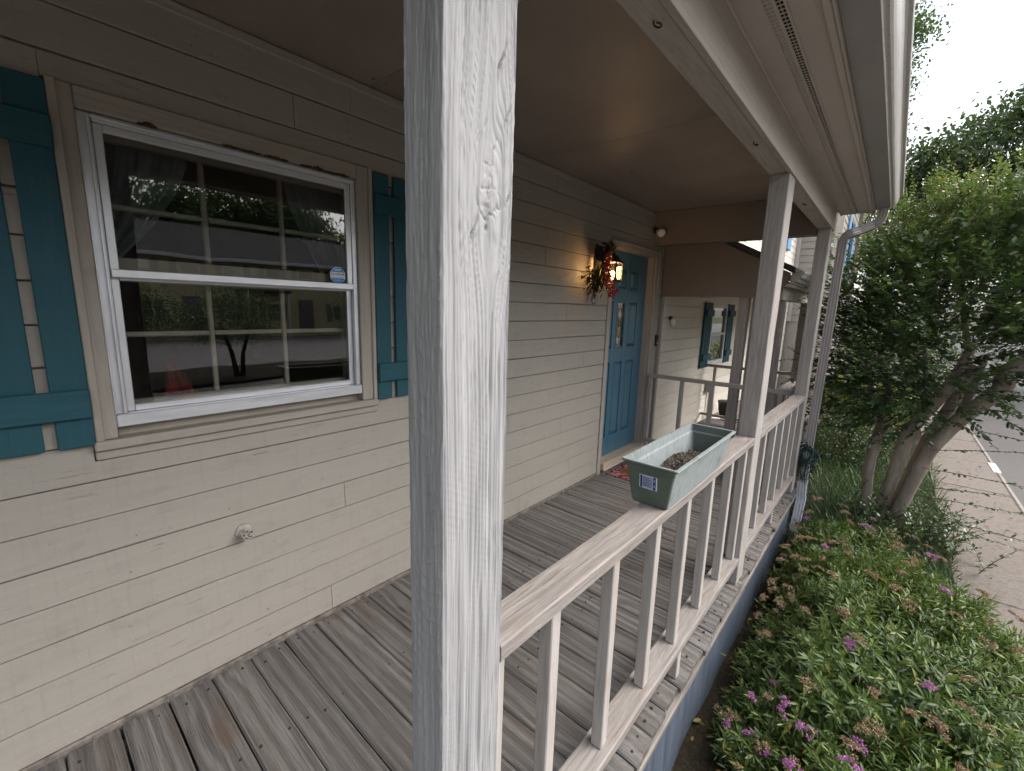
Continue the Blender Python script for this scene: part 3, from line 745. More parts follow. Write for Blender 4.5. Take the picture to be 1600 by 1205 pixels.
F = [(i * 9 + j, (i + 1) * 9 + j, (i + 1) * 9 + j + 1, i * 9 + j + 1) for i in range(259) for j in range(8)]
so = link('porch_skirting', mesh('porch_skirting', V, F, M['skirt'], True))
sm = so.modifiers.new('thick', 'SOLIDIFY'); sm.thickness = 0.004
tag(so, 'blue grey skirting sheet hanging below the porch deck edge', 'skirting')

# ================================================================== POSTS
PX0, PX1 = 1.390, 1.478
def hero_post():
    y0, y1 = 0.412, 0.558; zlo, zhi = 0.0005, 2.2375; W_, T_ = y1 - y0, PX1 - PX0
    zs = np.concatenate([np.linspace(zlo, 0.56, 40, endpoint=False), np.arange(0.56, 2.06, 0.0019), np.linspace(2.0605, zhi, 30)])
    cr = 0.004
    u_s = np.linspace(cr, W_ - cr, 88); u_m = np.linspace(cr, T_ - cr, 56); u_c = np.linspace(cr, W_ - cr, 9); u_d = np.linspace(cr, T_ - cr, 7)
    # perimeter counter-clockwise seen from above: -y face (x rising), +x face (y rising), +y face (x falling), -x face (y falling)
    P, Nn, face, uu = [], [], [], []
    def arc(cx, cy_, a0, f):
        for a in (a0 + 22.5, a0 + 45, a0 + 67.5):
            P.append((cx + cr * math.cos(R(a)), cy_ + cr * math.sin(R(a)))); Nn.append((math.cos(R(a)), math.sin(R(a)))); face.append(f); uu.append(0)
    for u in u_m: P.append((PX0 + u, y0)); Nn.append((0, -1)); face.append(0); uu.append(u)
    arc(PX1 - cr, y0 + cr, -90, 4)
    for u in u_s: P.append((PX1, y0 + u)); Nn.append((1, 0)); face.append(1); uu.append(u)
    arc(PX1 - cr, y1 - cr, 0, 4)
    for u in u_d[::-1]: P.append((PX0 + u, y1)); Nn.append((0, 1)); face.append(2); uu.append(u)
    arc(PX0 + cr, y1 - cr, 90, 4)
    for u in u_c[::-1]: P.append((PX0, y0 + u)); Nn.append((-1, 0)); face.append(3); uu.append(u)
    arc(PX0 + cr, y0 + cr, 180, 4)
    P = np.array(P); Nn = np.array(Nn); face = np.array(face); uu = np.array(uu); m_ = len(P)
    U, Z = np.meshgrid(uu, zs); H = np.zeros_like(U)
    # ---- street face: plain-sawn grain running up, swirling round a big knot
    f1 = face == 1; u, z = U[:, f1], Z[:, f1]
    r = u + 0.010 * (vn(z * 1.7, 0 * u + 2.2, 1) - .5) + 0.004 * (vn(z * 7, u * 20, 2) - .5)
    knots = [(0.090, 1.735, 0.026, 0.060, 0.030), (0.104, 1.645, 0.018, 0.034, 0.014), (0.116, 1.83, 0.016, 0.045, 0.012), (0.03, 0.95, 0.008, 0.03, 0.004)]
    for ku, kz, su, sz, amp in knots:
        du = (u - ku); q = np.exp(-(du / (su * 2.4)) ** 2 - ((z - kz) / (sz * 2.3)) ** 2)
        r = r - amp * np.tanh(du / su) * q
    ku, kz, su, sz, _a = knots[0]
    e = np.sqrt(((u - ku) / su) ** 2 + ((z - kz) / sz) ** 2) + 0.5 * (vn(u * 70, z * 45, 90) - .5) + 0.25 * (vn(u * 200, z * 120, 91) - .5)
    kin = np.clip((0.80 - e) * 4, 0, 1)
    line = lambda n_, w_: np.exp(-((n_ - .5) / w_) ** 2)
    g = vn(r * 260, z * 1.3, 3)
    h = 0.0009 * (g - .5) + 0.0013 * (vn(r * 620, z * 9, 4) - .5) - 0.0014 * line(vn(r * 190, z * 0.7, 5), .10) - 0.0017 * line(vn(r * 400, z * 1.6, 92), .14)
    cr_ = vn(r * 95, z * 1.6, 6); crack = np.clip((cr_ - 0.82) * 14, 0, 1) * np.clip((vn(z * 2.2, r * 30, 7) - .45) * 5, 0, 1)
    h -= 0.0032 * crack
    far_k = np.clip((np.abs(z - 1.72) - .16) * 9, 0, 1)
    for sd_, fq, zq in ((96, 55, .30), (97, 80, .45), (98, 34, .22)): h -= 0.0038 * line(vn(r * fq, z * zq, sd_), .030) * far_k * np.clip((vn(z * 1.8, r * 25, sd_ + 5) - .40) * 5, 0, 1)
    hk = -0.0012 * line(vn(e * 7 + 3, 0 * e + 1.5, 8), .10) - 0.0020 * line(vn(u * 75 + z * 20, z * 38, 9), .035) + 0.0010 * (vn(u * 240, z * 150, 93) - .5) + 0.0008
    h = h * (1 - kin) + hk * kin
    h -= 0.0030 * np.exp(-((e - 0.98) / 0.05) ** 2) * np.clip((vn(u * 30, z * 22, 11) - .45) * 6, 0, 1)
    # peeling slivers: a thin split with one lifted lip
    for fu, fz, ln, dp in ((0.112, 1.905, 0.080, 1.0), (0.060, 1.660, 0.055, 1.0), (0.128, 1.835, 0.06, .7), (0.134, 1.715, 0.06, .7), (0.116, 1.60, 0.035, .6), (0.100, 1.78, .05, .5), (0.075, 1.80, .06, .4)):
        d = (u - fu - 0.16 * (z - fz) - 0.004 * np.sin((z - fz) * 90)); q = np.clip(1.2 - np.abs(z - fz) / (ln / 2), 0, 1); q = q * q * (3 - 2 * q).clip(0, 1)
        h -= dp * 0.0050 * np.exp(-(d / 0.0016) ** 2) * q; h += dp * 0.0032 * np.where(d > 0.001, np.exp(-(d - 0.001) / 0.007), 0) * q
    saw = np.sin((z * 1.0 + u * 0.55) * 2 * math.pi / 0.0135); h += 0.00028 * np.clip(saw * 3 - 2.0, -0.2, 1) * (vn(z * 9, u * 30, 12) > .45) * (z < 1.45)
    tear = np.clip((vn(r * 40, z * 5, 20) - .66) * 6, 0, 1) * (u > W_ * .55) * np.clip((z - 1.2) * 2, 0.15, 1); h -= 0.0014 * tear * vn(u * 300, z * 60, 21)
    ed = np.minimum(u, W_ - u); chip = np.clip(1 - ed / 0.010, 0, 1) * (0.2 + vn(z * 22, 0 * u + (u > .07) * 7, 13) ** 2 * 1.6); h -= 0.0035 * chip * chip
    H[:, f1] = h
    # ---- face along the porch: rough-sawn, with cross ripples
    f0 = face == 0; u, z = U[:, f0], Z[:, f0]
    r = u + 0.003 * (vn(z * 3, u * 10, 14) - .5)
    fib = vn(r * 330, z * 26, 15); fib2 = vn(r * 160, z * 9, 16)
    fr = np.modf(z / 0.031 + 2.2 * (vn(z * 4, u * 22, 17) - .5) + 1.5 * u / .088 + 9)[0]
    rip = (1 - fr) ** 4 * np.clip(vn(z * 6, u * 40, 18) * 2.2 - .9, 0, 1)
    h = 0.0014 * (fib - .5) + 0.0016 * (fib2 - .5) + 0.0010 * (vn(r * 700, z * 60, 94) - .5) + 0.0014 * rip * (0.3 + vn(r * 260, z * 40, 19)) - 0.0010 * line(vn(r * 190, z * 7, 95), .06)
    ed = np.minimum(u, T_ - u); chip = np.clip(1 - ed / 0.009, 0, 1) * (0.25 + vn(z * 30, 0 * u, 13) ** 2 * 1.3); h -= 0.003 * chip * chip
    H[:, f0] = h
    H[:, face == 4] = -0.0006 + 0.0012 * (vn(Z[:, face == 4] * 60, U[:, face == 4] + 3, 23) - .5)
    H[:, (face == 2) | (face == 3)] = 0.0006 * (vn(U * 200, Z * 5, 24)[:, (face == 2) | (face == 3)] - .5)
    wob = 0.0025 * (vn(zs * 3.5, 0 * zs, 25) - .5)
    X = P[None, :, 0] + Nn[None, :, 0] * H + wob[:, None]; Y = P[None, :, 1] + Nn[None, :, 1] * (H + 0.002 * (vn(Z * 5, U * 0 + face[None] * 3, 26) - .5))
    V = np.stack([X, Y, Z], -1).reshape(-1, 3); n_ = len(zs)
    ii = np.arange(n_ - 1)[:, None] * m_; kk = np.arange(m_)[None]; k2 = (kk + 1) % m_
    Fq = np.stack([ii + kk, ii + k2, ii + m_ + k2, ii + m_ + kk], -1).reshape(-1, 4)
    me = bpy.data.meshes.new('porch_post'); me.vertices.add(len(V)); me.vertices.foreach_set('co', V.ravel())
    me.loops.add(Fq.size); me.loops.foreach_set('vertex_index', Fq.ravel().astype(np.int32))
    me.polygons.add(len(Fq)); me.polygons.foreach_set('loop_start', np.arange(0, Fq.size, 4, dtype=np.int32))
    me.polygons.foreach_set('use_smooth', [True] * len(Fq))
    s = NT('post_paint')
    a = s.noise(s.coord((30, 30, 1.2)), 2.5, 5, 0.6); b = s.noise(s.coord((1, 1, 1)), 6, 4); d = s.noise(s.coord((1, 1, .5)), 60, 3)
    c = s.mix(s.ramf(a, .35, .65), (0.265, 0.262, 0.265), (0.365, 0.360, 0.362)); c = s.mix(s.ramf(b, .5, .8, 0, .4), c, (0.34, 0.325, 0.31))
    c = s.mix(s.ramf(d, .66, .74, 0, .5), c, (0.26, 0.235, 0.215))
    gm = s.n('NewGeometry'); c = s.mix(s.ramf(gm.outputs['Pointiness'], 0.47, 0.43, 0, .55), c, (0.20, 0.18, 0.165))
    s.pbr(c, 0.6, s.bump(s.noise(s.coord((260, 260, 26)), 1, 3), 0.3, 0.0008), spec=0.3)
    me.materials.append(s.m); me.update(); me.validate()
    return link('porch_post', me)
tag(hero_post(), 'big knotted grey timber porch post with peeling grain, nearest to the large window', 'post')
def rough_post(name, y0, y1, x0=PX0, x1=PX1, z0=0.0005, z1=2.2375, label='', m=None):
    n_ = 40; V = []; cr = 0.004
    for i in range(n_ + 1):
        z = z0 + (z1 - z0) * i / n_; w1 = lambda s_: 0.003 * (vn(z * 6, s_, 30) - .5)
        a, b, c_, d = x0 + w1(y0), x1 + w1(y0 + 3), y0 + w1(y0 + 7), y1 + w1(y0 + 11)
        V += [(a + cr, c_, z), (b - cr, c_, z), (b, c_ + cr, z), (b, d - cr, z), (b - cr, d, z), (a + cr, d, z), (a, d - cr, z), (a, c_ + cr, z)]
    F = [(i * 8 + k, i * 8 + (k + 1) % 8, (i + 1) * 8 + (k + 1) % 8, (i + 1) * 8 + k) for i in range(n_) for k in range(8)] + [tuple(range(8))[::-1], tuple(n_ * 8 + k for k in range(8))]
    cx, cyy = (x0 + x1) / 2, (y0 + y1) / 2
    V = [(x - cx, y - cyy, z - z0) for x, y, z in V]
    o = link(name, mesh(name, V, F, m or M['postz']), None, (cx, cyy, z0))
    return tag(o, label, 'post')
M['postz'] = painted_wood('z', (0.375, 0.345, 0.325), 1.4)
rough_post('porch_post', 2.613, 2.757, label='square grey timber porch post standing right behind the green planter box')
rough_post('porch_post', 4.405, 4.545, label='square grey timber porch corner post beside the fluted downspout')

# ================================================================== RAILINGS
M['balz'] = painted_wood('z', (0.405, 0.375, 0.35), 0.9)
bal_mesh = {}
def baluster(parent, x, y, z0, z1, wd=0.038):
    h = round(z1 - z0, 3)
    if h not in bal_mesh: bal_mesh[h] = MB().box(-wd / 2, wd / 2, -wd / 2, wd / 2, 0, h, 0.003)
    me = bal_mesh[h]
    if isinstance(me, MB): me = bal_mesh[h] = mesh('baluster', me.v, me.f, M['balz'])
    o = link('baluster', me, parent, (x, y, z0), (random.uniform(-.004, .004), random.uniform(-.004, .004), random.choice((0, 1.5708, 3.1416)) + random.uniform(-.02, .02)))
    return o
def slab_y(name, m, parent, x0, x1, y0, y1, za0, za1, zb0, zb1, seed, wav=0.0015):
    """board along Y whose two ends stand at different heights, wavy and chamfered"""
    n_ = 34; V = []; c_ = 0.004; cx, cyy, cz = (x0 + x1) / 2, (y0 + y1) / 2, (za0 + zb1) / 2
    for i in range(n_ + 1):
        t = i / n_; y = y0 + (y1 - y0) * t; p, q = za0 + (zb0 - za0) * t, za1 + (zb1 - za1) * t
        j = wav * 2 * (vn(y * 5, seed, 33) - .5); k = wav * 2 * (vn(y * 7, seed, 35) - .5)
        rr = [(x0 + k, p + c_), (x0 + c_ + k, p), (x1 - c_ + j, p), (x1 + j, p + c_), (x1 + j, q - c_), (x1 - c_ + j, q), (x0 + c_ + k, q), (x0 + k, q - c_)]
        V += [(a - cx, y - cyy, b - cz) for a, b in rr]
    F = [(i * 8 + k, (i + 1) * 8 + k, (i + 1) * 8 + (k + 1) % 8, i * 8 + (k + 1) % 8) for i in range(n_) for k in range(8)] + [tuple(range(8)), tuple(n_ * 8 + k for k in range(8))[::-1]]
    F = [f[::-1] for f in F]
    return link(name, mesh(name, V, F, m), parent, (cx, cyy, cz))
def front_railing(label, y0, y1, ztop0, ztop1, ys_, zb0, zb1, legs, seed):
    t = thing('porch_railing', label, 'railing', (1.43, y0, 0), 'front railings between the porch posts')
    slab_y('cap_rail', M['capy'], t, 1.384, 1.4785, y0 + 0.001, y1 - 0.001, ztop0 - 0.039, ztop0, ztop1 - 0.039, ztop1, seed)
    slab_y('bottom_rail', M['capy'], t, 1.386, 1.4765, y0 + 0.001, y1 - 0.001, zb0 - 0.037, zb0, zb1 - 0.037, zb1, seed + 3)
    for yv in ys_:
        u = (yv - y0) / (y1 - y0)
        baluster(t, 1.4335, yv, zb0 + (zb1 - zb0) * u + 0.0005, ztop0 + (ztop1 - ztop0) * u - 0.0395)
    for yv in legs:
        u = (yv - y0) / (y1 - y0); box('support_block', M['balz'], t, 1.43, 1.468, yv - 0.019, yv + 0.019, 0.0015, zb0 + (zb1 - zb0) * u - 0.0375, 0.003)
    return t
front_railing('painted porch railing section carrying the green planter box', 0.559, 2.611, 0.904, 0.884, [0.580, 0.790, 1.097, 1.405, 1.703, 2.010, 2.318, 2.585], 0.190, 0.165, [1.73], 1)
front_railing('painted porch railing section ending at the corner post by the downspout', 2.759, 4.403, 0.884, 0.874, [2.80, 3.09, 3.39, 3.69, 3.99, 4.27], 0.165, 0.155, [3.62], 9)
# side railing that closes the porch end
t = thing('porch_railing', 'thin side railing across the porch end, from the wall trim to the corner post', 'railing', (0.75, 4.50, 0))
box('top_rail', M['capx'], t, 0.036, 1.3885, 4.485, 4.523, 0.848, 0.887, 0.003)
box('bottom_rail', M['capx'], t, 0.036, 1.3885, 4.486, 4.522, 0.135, 0.172, 0.003)
for xv in (0.060, 0.40, 0.695, 0.99, 1.28): box('baluster', M['trimz'], t, xv - 0.019, xv + 0.019, 4.487, 4.521, 0.1725, 0.8475, 0.003)

# ================================================================== PORCH ROOF: ceiling, beam, soffit, gutter
roof = thing('porch_roof', 'dark beige porch ceiling with timber beam, vented soffit and metal gutter', 'roof', (0.9, 1.5, 2.24))
pan = [(-2.6, -0.62), (-0.62, 1.22), (1.22, 2.45), (2.45, 3.67), (3.67, 4.545)]
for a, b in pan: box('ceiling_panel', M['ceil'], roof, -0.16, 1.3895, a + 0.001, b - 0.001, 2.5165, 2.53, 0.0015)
box('ceiling_batten', M['ceil'], roof, 0.205, 0.225, -2.5, 0.40, 2.5085, 2.516, 0.002)
box('beam_inner', M['trimy'], roof, 1.384, 1.4655, -2.6, 4.55, 2.2395, 2.53, 0.004)
M['fascia'] = painted_wood('y', (0.46, 0.415, 0.365), 0.5)
box('beam_face', M['fascia'], roof, 1.4665, 1.4825, -2.6, 4.56, 2.2415, 2.405, 0.002)
box('beam_lip', M['trimy'], roof, 1.4665, 1.487, -2.6, 4.56, 2.2345, 2.241, 0.001)
# end header over the porch end
M['header'] = mat_simple('taupe_darkened_as_shade', (0.185, 0.155, 0.135), 0.6, 0.3, var=0.05, scale=3)  # ceiling paint darkened: shade put into the colour of header and neighbouring gable
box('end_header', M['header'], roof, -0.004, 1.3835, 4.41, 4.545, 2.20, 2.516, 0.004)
# soffit split for the vent strip
SZ = 2.412
box('soffit_panel', M['soffit'], roof, 1.4845, 1.5565, -2.6, 4.88, SZ, SZ + 0.012, 0.001)
box('soffit_panel', M['soffit'], roof, 1.6135, 1.6885, -2.6, 4.88, SZ, SZ + 0.012, 0.001)
box('soffit_edge', M['soffit'], roof, 1.4815, 1.4905, -2.6, 4.88, SZ - 0.010, SZ - 0.0005, 0.002)
box('vent_cavity', M['cavity'], roof, 1.5, 1.67, -2.6, 4.88, SZ + 0.05, SZ + 0.06, 0)
vt = MB(); vt.box(1.5570, 1.5595, -2.6, 4.88, SZ - 0.001, SZ + 0.006, 0); vt.box(1.6115, 1.6130, -2.6, 4.88, SZ + .0005, SZ + 0.006, 0)
for xa in (1.5640, 1.5685, 1.5735, 1.5785): vt.box(xa - 0.0014, xa + 0.0014, -2.6, 4.88, SZ + .0005, SZ + 0.004, 0)
vt.box(1.5800, 1.5870, -2.6, 4.88, SZ, SZ + 0.004, 0); vt.box(1.6050, 1.6115, -2.6, 4.88, SZ, SZ + 0.004, 0)
vt.box(1.5954, 1.5966, -2.6, 4.88, SZ, SZ + 0.003, 0)
yv = -2.6
while yv < 4.87:
    vt.box(1.5870, 1.6050, yv, yv + 0.0055, SZ + .0007, SZ + 0.004, 0); vt.box(1.5595, 1.5800, yv + 0.004, yv + 0.0150, SZ + 0.0011, SZ + 0.003, 0); yv += 0.0215
kind(vt.build('vent_grille', M['soffit'], roof), 'stuff')
box('fascia_trim', M['soffit'], roof, 1.6890, 1.7120, -2.6, 4.885, SZ - 0.014, SZ + 0.03, 0.003)
box('fascia_bead', M['fascia'], roof, 1.7125, 1.7200, -2.6, 4.885, SZ - 0.018, SZ + 0.03, 0.003)
# K-style gutter
prof = [(1.7215, 2.525), (1.7215, 2.416), (1.812, 2.416), (1.815, 2.4195), (1.8155, 2.425), (1.821, 2.4285), (1.829, 2.431), (1.836, 2.438), (1.842, 2.450), (1.847, 2.464), (1.851, 2.480), (1.855, 2.495), (1.862, 2.503), (1.873, 2.507), (1.876, 2.513), (1.876, 2.524), (1.866, 2.526), (1.864, 2.522), (1.8705, 2.518)]
inner = [(1.858, 2.508), (1.848, 2.480), (1.843, 2.464), (1.832, 2.446), (1.812, 2.4205), (1.7245, 2.4205), (1.7245, 2.525)]
pp = prof + inner
V = []; ysg = np.linspace(-2.6, 4.80, 90)
for yv in ysg:
    for i, (a, b) in enumerate(pp):
        jj = 0.0022 * (vn(yv * 2.3, i * .35, 40) - .5) + 0.0014 * (vn(yv * 14, i * .6, 41) - .5) if 2 < i < 19 else 0
        V.append((a + jj, yv, b + jj))
m_ = len(pp)
F = [(i * m_ + k, i * m_ + (k + 1) % m_, (i + 1) * m_ + (k + 1) % m_, (i + 1) * m_ + k) for i in range(len(ysg) - 1) for k in range(m_)]
fm = [1 if k in (0, 1) else 0 for i in range(len(ysg) - 1) for k in range(m_)]
me = mesh('gutter', V, F, [M['gutter'], M['gutterdark']], False, fm)
go = link('gutter', me, roof)
MB().add([(a, 4.8005, b) for a, b in prof[:16]], [tuple(range(16))[::-1]]).add([(a, 4.8025, b) for a, b in prof[:16]], [tuple(range(16))]).build('gutter_end_cap', M['gutter'], go)
# roof deck above, with shingles in courses
M['shingle'] = mat_simple('dark_shingle', (0.055, 0.052, 0.052), 0.9, 0.2, var=0.4, scale=30, bumpd=0.006)
rf = MB(); rf.add([(1.80, -2.7, 2.545), (-0.2, -2.7, 3.55), (-0.2, 4.86, 3.55), (1.80, 4.86, 2.545), (1.80, -2.7, 2.53), (-0.2, -2.7, 3.53), (-0.2, 4.86, 3.53), (1.80, 4.86, 2.53)],
                  [(0, 3, 2, 1), (4, 5, 6, 7), (0, 1, 5, 4), (2, 3, 7, 6), (0, 4, 7, 3)])
rf.build('roof_slope', M['shingle'], roof)
gp = MB(); gp.add([(x, y, z) for y in (4.842, 4.858) for x, z in ((-0.16, 2.53), (1.7, 2.42), (1.79, 2.53), (-0.16, 3.52))], [(0, 1, 2, 3), (7, 6, 5, 4), (0, 4, 5, 1), (1, 5, 6, 2), (2, 6, 7, 3)])
gp.build('gable_panel', M['soffit'], roof)
# hooks screwed to the beam underside
def hook(x, y, r_, up_z=2.239):
    pts = [(x, y, up_z), (x, y, up_z - 0.006)] + [(x + r_ * (1 - math.cos(a)) * 0.8, y + r_ * math.sin(a), up_z - 0.008 - 0.006 * math.sin(a * .5)) for a in np.linspace(0.2, 4.4, 10)]
    o = MB().tube(pts, 0.0022, 6).build('hook', M['nail'], roof, True); return o
cn = MB()
for a, b in pan:
    for xv in np.arange(0.1, 1.35, 0.31):
        for yv in (a + .03, b - .03, (a + b) / 2):
            if random.random() < .25: cn.tube([(xv + random.uniform(-.02, .02), yv, 2.5165), (xv, yv, 2.5145)], .0035, 6)
kind(cn.build('ceiling_nails', M['basestrip'], roof), 'stuff')
hook(1.425, 1.115, 0.012); hook(1.430, 2.09, 0.010); hook(1.43, 3.35, 0.012)

# ---- downspout: fluted metal pipe, from gutter outlet round to the corner post and down to the bed
def ds_prof(w_, d_, n_=3):
    pr = []
    for i in range(n_ * 4 + 1):
        u = -w_ / 2 + w_ * i / (n_ * 4); pr.append((u, -d_ / 2 + (0.006 if i % 4 == 2 else 0)))
    pr += [(w_ / 2, d_ / 2)]
    for i in range(n_ * 4 - 1, 0, -1):
        u = -w_ / 2 + w_ * i / (n_ * 4); pr.append((u, d_ / 2 - (0.006 if i % 4 == 2 else 0)))
    pr += [(-w_ / 2, d_ / 2)]; return pr
M['dspout'] = mat_simple('downspout_enamel', (0.33, 0.30, 0.285), 0.42, 0.45, var=0.10, scale=6, stretch=(1, 1, .3))
dsp = thing('downspout', 'fluted grey downspout curling from the gutter and running down the corner post', 'downspout', (1.53, 4.62, -0.5))
el = [(1.772, 4.745, 2.415), (1.772, 4.745, 2.375)]
for a in np.linspace(0, 62, 9): el.append((1.772 - 0.10 * (1 - math.cos(R(a))), 4.745, 2.375 - 0.10 * math.sin(R(a))))
for k_ in (0.25, 0.5, 0.75): el.append((el[10][0] - 0.125 * k_, 4.745 - 0.08 * k_, el[10][2] - 0.066 * k_))
x_, z_ = 1.592, 2.205
for a in np.linspace(62, 0, 8): el.append((1.5485 + 0.05 * (1 - math.cos(R(a))) * 1.3, 4.632, 2.165 + 0.07 * math.sin(R(a)) - 0.01))
MB().sweep(el, ds_prof(0.060, 0.078), (0, 1, 0)).build('elbow', M['dspout'], dsp, False)
MB().sweep([(1.545, 4.632, 2.17), (1.540, 4.632, 1.2), (1.532, 4.632, 0.3), (1.528, 4.632, 0.02)], ds_prof(0.064, 0.080), (0, 1, 0)).build('pipe', M['dspout'], dsp, False)
M['dswhite'] = mat_simple('chalky_white_enamel', (0.50, 0.50, 0.53), 0.5, 0.4, var=0.10, scale=6, stretch=(1, 1, .3))
lo = [(1.528, 4.632, 0.06), (1.528, 4.632, -0.02), (1.532, 4.632, -0.07), (1.537, 4.628, -0.11), (1.534, 4.60, -0.20), (1.530, 4.57, -0.30), (1.527, 4.54, -0.40), (1.525, 4.53, -0.515)]
MB().sweep(lo, ds_prof(0.068, 0.086), (0, 1, 0)).build('lower_pipe', M['dswhite'], dsp, False)
for z in (1.72, 0.62): box('strap', M['dspout'], dsp, 1.498, 1.584, 4.600, 4.665, z, z + 0.022, 0.002)

# ================================================================== PLANTER on the rail
def mat_planter():
    s = NT('faded_green_plastic')
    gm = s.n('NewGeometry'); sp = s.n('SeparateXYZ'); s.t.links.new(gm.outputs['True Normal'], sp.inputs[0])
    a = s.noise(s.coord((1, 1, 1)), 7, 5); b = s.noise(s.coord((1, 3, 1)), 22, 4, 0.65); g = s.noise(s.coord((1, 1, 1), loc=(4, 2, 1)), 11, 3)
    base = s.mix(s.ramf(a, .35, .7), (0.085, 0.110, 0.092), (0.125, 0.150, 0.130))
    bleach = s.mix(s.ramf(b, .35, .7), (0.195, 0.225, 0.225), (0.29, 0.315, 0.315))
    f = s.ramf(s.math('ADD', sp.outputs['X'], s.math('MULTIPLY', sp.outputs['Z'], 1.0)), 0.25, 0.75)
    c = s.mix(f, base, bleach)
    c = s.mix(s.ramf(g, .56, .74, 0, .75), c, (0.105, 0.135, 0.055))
    s.pbr(c, 0.55, s.bump(b, 0.15, 0.002), spec=0.4); return s.m
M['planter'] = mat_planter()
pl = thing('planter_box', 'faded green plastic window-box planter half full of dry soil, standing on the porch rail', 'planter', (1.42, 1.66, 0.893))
PZ = 0.8935
def ringr(cx, x, y0, y1, z, r_=0.008):
    pts = []
    for (sx, yy, a0) in ((1, y0, -90), (1, y1, 0), (-1, y1, 90), (-1, y0, 180)):
        for a in (0, 30, 60, 90):
            px_ = cx + sx * (x - r_); py_ = yy + (r_ if yy == y0 else -r_)
            pts.append((px_ + r_ * math.cos(R(a0 + a)), py_ + r_ * math.sin(R(a0 + a)), z))
    return pts
CX = 1.417
lev = [(0.0600, 1.380, 1.975, PZ), (0.0640, 1.374, 1.981, PZ + .020), (0.0665, 1.371, 1.984, PZ + .0205), (0.0820, 1.358, 1.997, PZ + .126), (0.0850, 1.355, 2.000, PZ + .1265), (0.0880, 1.351, 2.004, PZ + .150),
       (0.0975, 1.341, 2.014, PZ + .1505), (0.0985, 1.340, 2.015, PZ + .154), (0.0970, 1.3415, 2.0135, PZ + .1575), (0.0870, 1.352, 2.003, PZ + .1575), (0.0845, 1.355, 2.000, PZ + .128), (0.0800, 1.360, 1.995, PZ + .122), (0.0640, 1.374, 1.981, PZ + .008)]
V = []; 
for wx, a, b, z in lev: V += ringr(CX, wx, a, b, z)
F = [(i * 16 + k, i * 16 + (k + 1) % 16, (i + 1) * 16 + (k + 1) % 16, (i + 1) * 16 + k) for i in range(len(lev) - 1) for k in range(16)]
F += [tuple(range(16))[::-1], tuple((len(lev) - 1) * 16 + k for k in range(16))]
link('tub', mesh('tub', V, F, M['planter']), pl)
# soil mound
M['pot_soil'] = None
s = NT('dry_potting_soil'); a_ = s.noise(s.coord((1, 1, 1)), 55, 4, .7); b_ = s.noise(s.coord((1, 1, 1)), 160, 2)
c_ = s.mix(s.ramf(a_, .35, .65), (0.055, 0.042, 0.034), (0.15, 0.125, 0.11)); c_ = s.mix(s.ramf(b_, .62, .7, 0, .7), c_, (0.34, 0.31, 0.28)); s.pbr(c_, .95, s.bump(a_, .8, .006), spec=.1); M['pot_soil'] = s.m
nx, ny = 26, 90; V = []
for j in range(ny + 1):
    for i in range(nx + 1):
        u, v = i / nx, j / ny; yv = 1.378 + 0.598 * v; wv = 0.068
        hgt = PZ + 0.030 + 0.075 * math.exp(-((v - .58) / .34) ** 2) * (0.55 + 0.45 * u) + 0.016 * (vn(u * 12, v * 60, 50) - .5) + 0.010 * (vn(u * 26, v * 130, 51) - .5)
        V.append((CX - wv + 2 * wv * u, yv, hgt))
F = [(j * (nx + 1) + i, j * (nx + 1) + i + 1, (j + 1) * (nx + 1) + i + 1, (j + 1) * (nx + 1) + i) for j in range(ny) for i in range(nx)]
so = MB(); so.add(V, F)
for i in range(900):      # crumbs and bark bits
    u, v = random.random(), random.random(); yv = 1.385 + 0.585 * v
    hgt = PZ + 0.032 + 0.075 * math.exp(-((v - .58) / .34) ** 2) * (0.55 + 0.45 * u) + 0.016 * (vn(u * 12, v * 60, 50) - .5)
    x = CX - 0.064 + 0.128 * u; r_ = random.uniform(.0015, .0048); a = random.uniform(0, 3.1)
    d = (math.cos(a) * r_, math.sin(a) * r_)
    so.add([(x - d[0] * 1.8, yv - d[1] * 1.8, hgt), (x - d[1], yv + d[0], hgt + .001), (x + d[0] * 1.8, yv + d[1] * 1.8, hgt), (x + d[1], yv - d[0], hgt + .001), (x, yv, hgt + r_ * 1.3)], [(0, 1, 4), (1, 2, 4), (2, 3, 4), (3, 0, 4)])
kind(so.build('soil', M['pot_soil'], pl), 'stuff')
# printed label on the near end
def ptlab(u, v):    # u across, v up on the sloping near end wall
    z = PZ + 0.112 - 0.048 * (1 - v); t_ = (z - PZ - 0.0205) / (0.1055)
    return (CX - 0.035 + 0.062 * u, 1.371 - 0.013 * t_ - 0.0012, z)
def labq(u0, u1, v0, v1, m, nm, off=0.0):
    q = [Vector(ptlab(u, v)) - Vector((0, off, 0)) for u, v in ((u0, v0), (u1, v0), (u1, v1), (u0, v1))]
    q2 = [p + Vector((0, 0.0006, 0)) for p in q]
    MB().add(q + q2, [(0, 1, 2, 3), (7, 6, 5, 4), (0, 4, 5, 1), (1, 5, 6, 2), (2, 6, 7, 3), (3, 7, 4, 0)]).build(nm, m, lab)
lab = MB().add([ptlab(0, 0), ptlab(1, 0), ptlab(1, 1), ptlab(0, 1)], [(0, 1, 2, 3)]).build('printed_label', M['stickerwhite'], pl)
M['labelblue'] = mat_simple('label_navy', (0.012, 0.030, 0.10), .5, .4, var=.1); M['labelpale'] = mat_simple('label_pale_blue', (0.30, 0.35, 0.52), .5, .4, var=.08)
labq(.05, .15, .03, .97, M['labelblue'], 'navy_band', .0008); labq(.16, .76, .06, .95, M['labelpale'], 'text_panel', .0008); labq(.78, .93, .03, .97, M['labelblue'], 'navy_band', .0008)
